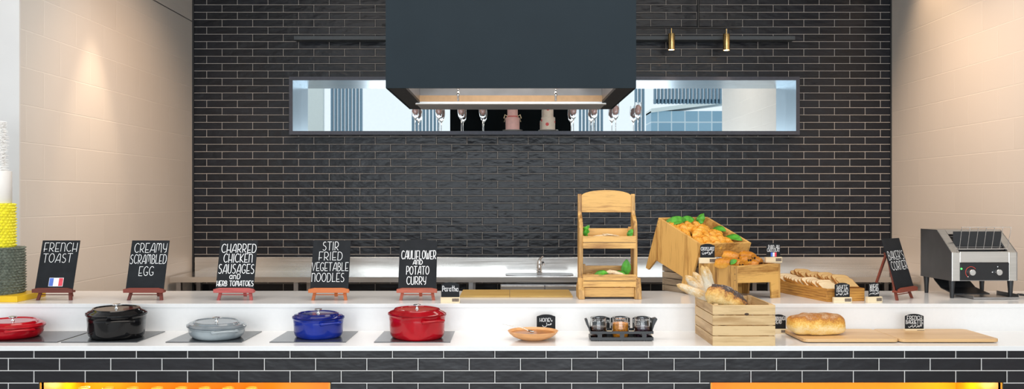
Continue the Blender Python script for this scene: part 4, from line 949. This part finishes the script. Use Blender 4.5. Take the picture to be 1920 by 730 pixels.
def slice_(crumb, crust, lab, grp):
    t = thing('bread_slice', lab, 'bread slice', (0, 0, 0), 0, grp)
    w, h = .052, .100
    def outline(k):
        p = [(-w * k, 0)] + [(x * k, h * k * 1) for x in (0,)][:0]
        q = [(-w, 0), (-w * .98, h * .55), (-w * 1.04, h * .72), (-w * .96, h * .88), (-w * .70, h * .98), (-w * .3, h), (w * .3, h), (w * .70, h * .98), (w * .96, h * .88), (w * 1.04, h * .72), (w * .98, h * .55), (w, 0)]
        return [(x * k, h * .5 + (y - h * .5) * k) for x, y in q]
    MB().prism(outline(.95), -.0058, .0058, 'y').build('crumb', crumb, t)
    a, c = outline(1.0), outline(.95); n = len(a); m = MB(); vs = []
    for yv in (-.0052, .0052): vs += [(x, yv, z) for x, z in a] + [(x, yv, z) for x, z in c]
    fs = []
    for i in range(n):
        j = (i + 1) % n
        fs += [(i, j, n + j, n + i), (2*n + i, 3*n + i, 3*n + j, 2*n + j), (i, 2*n + i, 2*n + j, j)]
    m.add(vs, fs); m.build('crust', crust, t); return t
M_CRUMB = crust_mat('white_crumb', [(.3, (.82, .68, .46)), (.7, (.72, .53, .30))], scale=30, zlo=-1, zhi=1, zmix=.1, fine=300)
M_CRUMB2 = crust_mat('wheat_crumb', [(.3, (.66, .44, .20)), (.7, (.54, .32, .11))], scale=30, zlo=-1, zhi=1, zmix=.1, fine=300)
M_CR = mat('slice_crust', (.46, .19, .03), .6, var=.25); M_CR2 = mat('wheat_slice_crust', (.34, .13, .022), .6, var=.25)
for col, (xx, cm, cc, nm, nS, lift) in enumerate(((.062, M_CRUMB, M_CR, 'white', 15, 0), (.166, M_CRUMB2, M_CR2, 'wheat', 15, .024))):
    p0 = None
    for k in range(nS):
        y = .035 + (TD - .14) * k / (nS - 1)
        rot = (R(-62 + rnd.uniform(-3, 3)), R(rnd.uniform(-3, 3)), ty + R(rnd.uniform(-7, 7)))
        lab = 'slice of %s bread in the tray, %s from the front end' % (nm, ords[k] if k < 13 else ('fourteenth', 'fifteenth')[k - 13])
        loc = tr(xx + rnd.uniform(-.006, .006), y, .048 + lift + .006 * (k % 4 == 1) + .003 * (k % 3))
        if p0 is None: p0 = slice_(cm, cc, lab, 'slices of %s bread in the tray' % nm); p0.location = loc; p0.rotation_euler = rot
        else: dup(p0, loc, rot, lab)

# ------------------------------------------------------------------ conveyor toaster
s = 329.5; tx0, tx1 = (1784 - VX) / s, (1911 - VX) / s; ty0 = FPX / s; TWd = tx1 - tx0
t = thing('conveyor_toaster', 'stainless steel conveyor toaster with sloping front and two dials', 'toaster', (tx0, ty0, ZU), R(2.5))
zb, zt = .1, .387; zm = .262; yt = .155; yr = .335
pr = [(0, zb), (0, zm), (yt, zt), (yr, zt), (yr, zb)]
MB().prism(pr, 0, .004, 'x').build('side_panel', M_STEEL2, t); MB().prism(pr, TWd - .004, TWd, 'x').build('side_panel', M_STEEL2, t)
MB().box(.004, TWd - .004, yt, yr, zt - .004, zt).build('top_panel', M_STEEL2, t); MB().box(.004, TWd - .004, yr - .004, yr, zb, zt - .004).build('rear_panel', M_STEEL2, t)
MB().box(.004, TWd - .004, .004, yr - .004, zb, zb + .004).build('floor_plate', M_STEEL2, t)
def slope(z): return (z - zm) / (zt - zm) * yt
# pillars beside the mouth
for a, c in ((.004, .050), (TWd - .050, TWd - .004)):
    MB().prism([(0, zb), (0, zm), (yt, zt), (yt + .012, zt - .008), (.014, zm - .008), (.012, zb)], a, c, 'x').build('front_pillar', M_STEEL, t, bevel=.002)
ZM0, ZM1 = .268, .362
MB().prism([(slope(ZM1), ZM1), (yt, zt), (yt + .01, zt - .01), (slope(ZM1) + .012, ZM1 - .006)], .05, TWd - .05, 'x').build('upper_front', M_STEEL, t)
MB().box(.05, TWd - .05, .0, .010, .205, ZM0).build('lower_front', M_STEEL, t, bevel=.002)
MB().box(.05, TWd - .05, .07, .072, .21, .38).build('inner_wall', M_BLACKMETAL, t)
m = MB()
for i in range(7):
    z = ZM0 + .008 + i * .014; m.tube([(.055, slope(z) + .022, z), (TWd - .055, slope(z) + .022, z)], .0028, 8)
m.build('conveyor_bars', M_STEEL2, t, True)
cp = MB().box(.05, TWd - .05, -.003, .008, zb + .004, .203).build('control_panel', mat('black_panel', (.014, .014, .016), .3), t, bevel=.001)
for x, red in ((.112, 1), (.268, 0)):
    k = MB().lathe([(1, 0), (.95, .016), (.88, .019), (0, .0195)], 28, .019, .019).build('knob', M_CHROME, t, True, loc=(x, -.003, .150), rot=(R(90), 0, 0))
    MB().lathe([(1.15, 0), (1.15, .002), (0, .003)], 28, .019, .019).build('knob_collar', M_BLACKMETAL, k, True)
    r = MB(); pts = [(x + .032 * math.cos(R(q)), -.0036, .150 + .032 * math.sin(R(q))) for q in range(35, 236 if red else 60, 8)]
    if red: r.tube(pts, .0013, 6); r.build('dial_mark', mat('dial_red', (.65, .05, .03), .5), t)
    for q in ((235,) if red else (90, 180)):
        MB().lathe([(1, 0), (1, .0006), (0, .0008)], 10, .003, .003).build('dial_dot', M_CHALK, t, loc=(x + .031 * math.cos(R(q)), -.003, .150 + .031 * math.sin(R(q))), rot=(R(90), 0, 0))
MB().lathe([(1, 0), (.8, .003), (0, .004)], 14, .0055, .0055).build('indicator_light', mat('green_led', (.05, .7, .08), .4, emit=((.1, 1, .15), 1.6)), t, True, loc=(.056, -.003, .170), rot=(R(90), 0, 0))
w = MB(); A0 = Vector((.052, slope(.285) - .012, .285)); up = Vector((0, -.02, .12)).normalized()
f0 = (.045, slope(.288) - .014, .288); f1 = (TWd - .055, slope(.288) - .014, .288)
r0 = (.085, .04, .392); r1 = (TWd - .002, .04, .392)
f0, f1 = Vector((.042, -.006, .284)), Vector((TWd - .062, -.006, .284)); r0, r1 = Vector((.09, .05, .405)), Vector((TWd - .004, .05, .405))
w.tube([f0, f1], .0022, 8); w.tube([r0, r1], .0022, 8)
for i in range(7): w.tube([f0.lerp(f1, i / 6), r0.lerp(r1, i / 6)], .0018, 8)
for q in (f0, f1): w.tube([q, q + Vector((0, .03, .004))], .002, 8)
w.build('wire_rack', M_CHROME, t, True)
for x, y in ((.012, .03), (TWd - .03, .03), (.012, yr - .03), (TWd - .03, yr - .03)):
    MB().lathe([(.62, 0), (.66, .006), (.78, .05), (1, .094), (1, zb)], 20, .0165, .0165).build('leg', M_BLACKMETAL, t, True, loc=(x + .008, y, 0))
c = MB(); q = [(.30, .115), (.27, .085), (.20, .045), (.10, .028), (.06, .022)]
for i in range(len(q) - 1):
    (ya, za), (yb_, zb_) = q[i], q[i+1]; c.add([(.05, ya, za), (.26, ya, za), (.26, yb_, zb_), (.05, yb_, zb_), (.05, ya, za - .006), (.26, ya, za - .006), (.26, yb_, zb_ - .006), (.05, yb_, zb_ - .006)], [(0, 1, 2, 3), (7, 6, 5, 4), (0, 4, 5, 1), (1, 5, 6, 2), (2, 6, 7, 3), (3, 7, 4, 0)])
c.build('chute', M_BLACKMETAL, t)
p = MB(); p.box(.10, TWd - .02, -.045, .16, .002, .006); p.box(.10, TWd - .02, -.047, -.044, .002, .012); p.box(TWd - .022, TWd - .02, -.045, .16, .006, .028); p.box(.10, .102, -.045, .16, .006, .02)
p.build('crumb_tray', M_STEEL2, t)
o = MB(); sx_ = s_on(553, ZU + .012); o.tube([(0, 0, .012), (.012, 0, .014), (.03, 0, .013), (.06, .005, .009), (.14, .015, .008), (.24, .03, .008)], [.006, .011, .012, .009, .008, .008], 12, flat=.6)
tag(o.build('serving_tongs', M_BLACKMETAL, None, True, loc=((1905 - VX) / sx_, FPX / sx_, ZU - .0007)), 'rounded black utensil handle lying beside the toaster', 'utensil')

# ------------------------------------------------------------------ tall tiered cake on a yellow board
s1, s2 = 341.5, 321.5; bx1 = (32 - VX) / s1; y0 = FPX / s1; bt = .033
M_YEL = mat('yellow_board', (.80, .50, .01), .35, var=.03)
tag(MB().box(bx1 - .42, bx1, y0, FPX / s2, 0, bt).build('cake_board', M_YEL, None, bevel=.002, loc=(0, 0, ZU)), 'thick yellow board under the tall tiered cake', 'cake board')
cx = (39 - VX) / 331 - .165; cy = FPX / 331 + .005
t = thing('tiered_cake', 'tall tiered cake in grey, yellow and white on the yellow board', 'cake', (cx, cy, ZU + bt))
def spiky(r, z0, z1, rows_, n, ln, wd, m, name, tip=.3, jit=.2):
    me = MB(); me.lathe([(0, z0), (1, z0), (1, z1), (0, z1)], 40, r, r); q_ = random.Random(5)
    for i in range(rows_):
        zc = z0 + (z1 - z0) * (i + .5) / rows_
        for k in range(n):
            a = 2 * math.pi * (k + .5 * (i % 2)) / n + q_.uniform(-.03, .03); ca, sa = math.cos(a), math.sin(a)
            if sa > .75: continue
            z = zc + q_.uniform(-.002, .002); L_ = ln * q_.uniform(1 - jit, 1 + jit); hh = (z1 - z0) / rows_ * .62; r0_ = r - .002
            def pt(rad, tang, zz): return (rad * ca - tang * sa, rad * sa + tang * ca, zz)
            me.add([pt(r0_, -wd, z), pt(r0_, wd, z), pt(r0_, 0, z + hh), pt(r0_, 0, z - hh), pt(r0_ + L_, wd * tip, z + hh * tip)], [(0, 2, 4), (2, 1, 4), (1, 3, 4), (3, 0, 4)])
    return me.build(name, m, t)
spiky(.158, 0, .262, 17, 44, .016, .011, mat('grey_green_ruffle', (.12, .14, .11), .6, var=.35, scale=60), 'grey_tier')
spiky(.112, .262, .510, 15, 30, .014, .011, mat('lemon_icing', (.82, .74, .03), .5, var=.1, scale=40), 'yellow_tier')
MB().lathe([(0, .51), (.97, .51), (1, .514), (1, .690), (.97, .694), (0, .694)], 48, .098, .098).build('white_tier', mat('white_icing', (.84, .83, .81), .5, var=.01), t, True)
spiky(.055, .694, .975, 30, 22, .022, .006, mat('white_feather', (.86, .86, .85), .7, var=.03), 'feather_tier', tip=.5, jit=.6)

# ------------------------------------------------------------------ in the display niche: rose glasses and cakes
gg = glass_mat('wine_glass'); M_ROSE = mat('pink_rose', (.95, .56, .53), .5, var=.25, scale=45)
s = 195.; g0 = None
def rose_glass(lab):
    t = thing('wine_glass', lab, 'wine glass', (0, 0, 0), 0, 'glasses with roses in the niche')
    MB().lathe([(0, 0), (1, 0), (1, .003), (.3, .008), (.11, .014), (.10, .115), (.30, .125), (.75, .15), (.98, .19), (1.0, .22), (.86, .285), (.83, .285), (.965, .22), (.94, .19), (.70, .154), (.25, .130), (0, .127)], 28, .036, .036).build('glass', gg, t, True)
    me = MB(); n, k = 18, 12; vs = []
    for i in range(k + 1):
        ph = -math.pi/2 + math.pi * i / k
        for j in range(n):
            a = 2*math.pi*j/n; r_ = 1 + .16 * math.sin(3 * a + 5 * ph)
            vs.append((.0285 * math.cos(ph) * math.cos(a) * r_, .0285 * math.cos(ph) * math.sin(a) * r_, .215 + .050 * math.sin(ph)))
    me.add(vs, [(i*n+j, i*n+(j+1) % n, (i+1)*n+(j+1) % n, (i+1)*n+j) for i in range(k) for j in range(n)]); me.build('rose', M_ROSE, t, True); return t
labs = ['rose filled wine glass at the outer end of the group beside the pink cake', 'rose filled wine glass second from outer end, pink cake side', 'rose filled wine glass third from the outer end, pink cake side', 'rose filled wine glass nearest the pink cake',
        'rose filled wine glass nearest the cream cake', 'rose filled wine glass second from the cream cake', 'rose filled wine glass third from the cream cake', 'rose filled wine glass furthest from the cream cake, clear of the hood']
for px, lab in zip((779, 823, 865, 905, 1075, 1114, 1154, 1196), labs):
    loc = ((px - VX) / s, 8.19, NZ0 + .0012)
    if g0 is None: g0 = rose_glass(lab); g0.location = loc
    else: dup(g0, loc, None, lab)
M_PLATE = mat('white_porcelain', (.78, .76, .72), .2, var=.02)
for px, c1, dotc, lab in ((961, (.88, .54, .50), None, 'pink tiered cake on a plate in the niche'), (1027.5, (.86, .76, .64), (.75, .10, .10), 'cream tiered cake with red dots in the niche')):
    x = (px - VX) / s
    tag(MB().lathe([(0, 0), (.6, 0), (.7, .006), (1, .016), (.97, .018), (.66, .009), (0, .008)], 40, .098, .098).build('plate', M_PLATE, None, True, loc=(x, 8.17, NZ0 + .0012)), 'white plate under the ' + lab.split(' on')[0].split(' with')[0], 'plate')
    t = thing('small_cake', lab, 'cake', (x, 8.17, NZ0 + .0105)); mi = mat('cake_icing', c1, .5, var=.06)
    MB().lathe([(0, 0), (1, 0), (1, .125), (.97, .130), (0, .130)], 40, .067, .067).build('lower_tier', mi, t, True)
    MB().lathe([(0, .13), (1, .13), (1, .235), (.96, .24), (0, .24)], 40, .050, .050).build('upper_tier', mi, t, True)
    rb = MB().lathe([(1, .13), (1.03, .132), (1.03, .142), (1, .144)], 40, .050, .050).build('ribbon', mat('rose_ribbon', (.72, .18, .16), .5) if not dotc else mi, t, True)
    if dotc:
        for a, z, q in ((-100, .06, .016), (-20, .085, .012), (-95, .205, .014), (-160, .1, .012)):
            rr = .067 if z < .13 else .050
            MB().lathe([(1, 0), (1, .002), (0, .0025)], 16, q, q).build('red_dot', mat('red_dot', dotc, .5), t, loc=(rr * .995 * math.cos(R(a)), rr * .995 * math.sin(R(a)), z), rot=(R(90), 0, R(a + 90)))
    else:
        for a in (-12, -165): MB().tube([(.05 * math.cos(R(a)), .05 * math.sin(R(a)), .14), (.075 * math.cos(R(a)), .075 * math.sin(R(a)), .155), (.085 * math.cos(R(a)), .085 * math.sin(R(a)), .12)], .005, 6).build('bow', mat('cream_bow', (.8, .68, .45), .5), t)
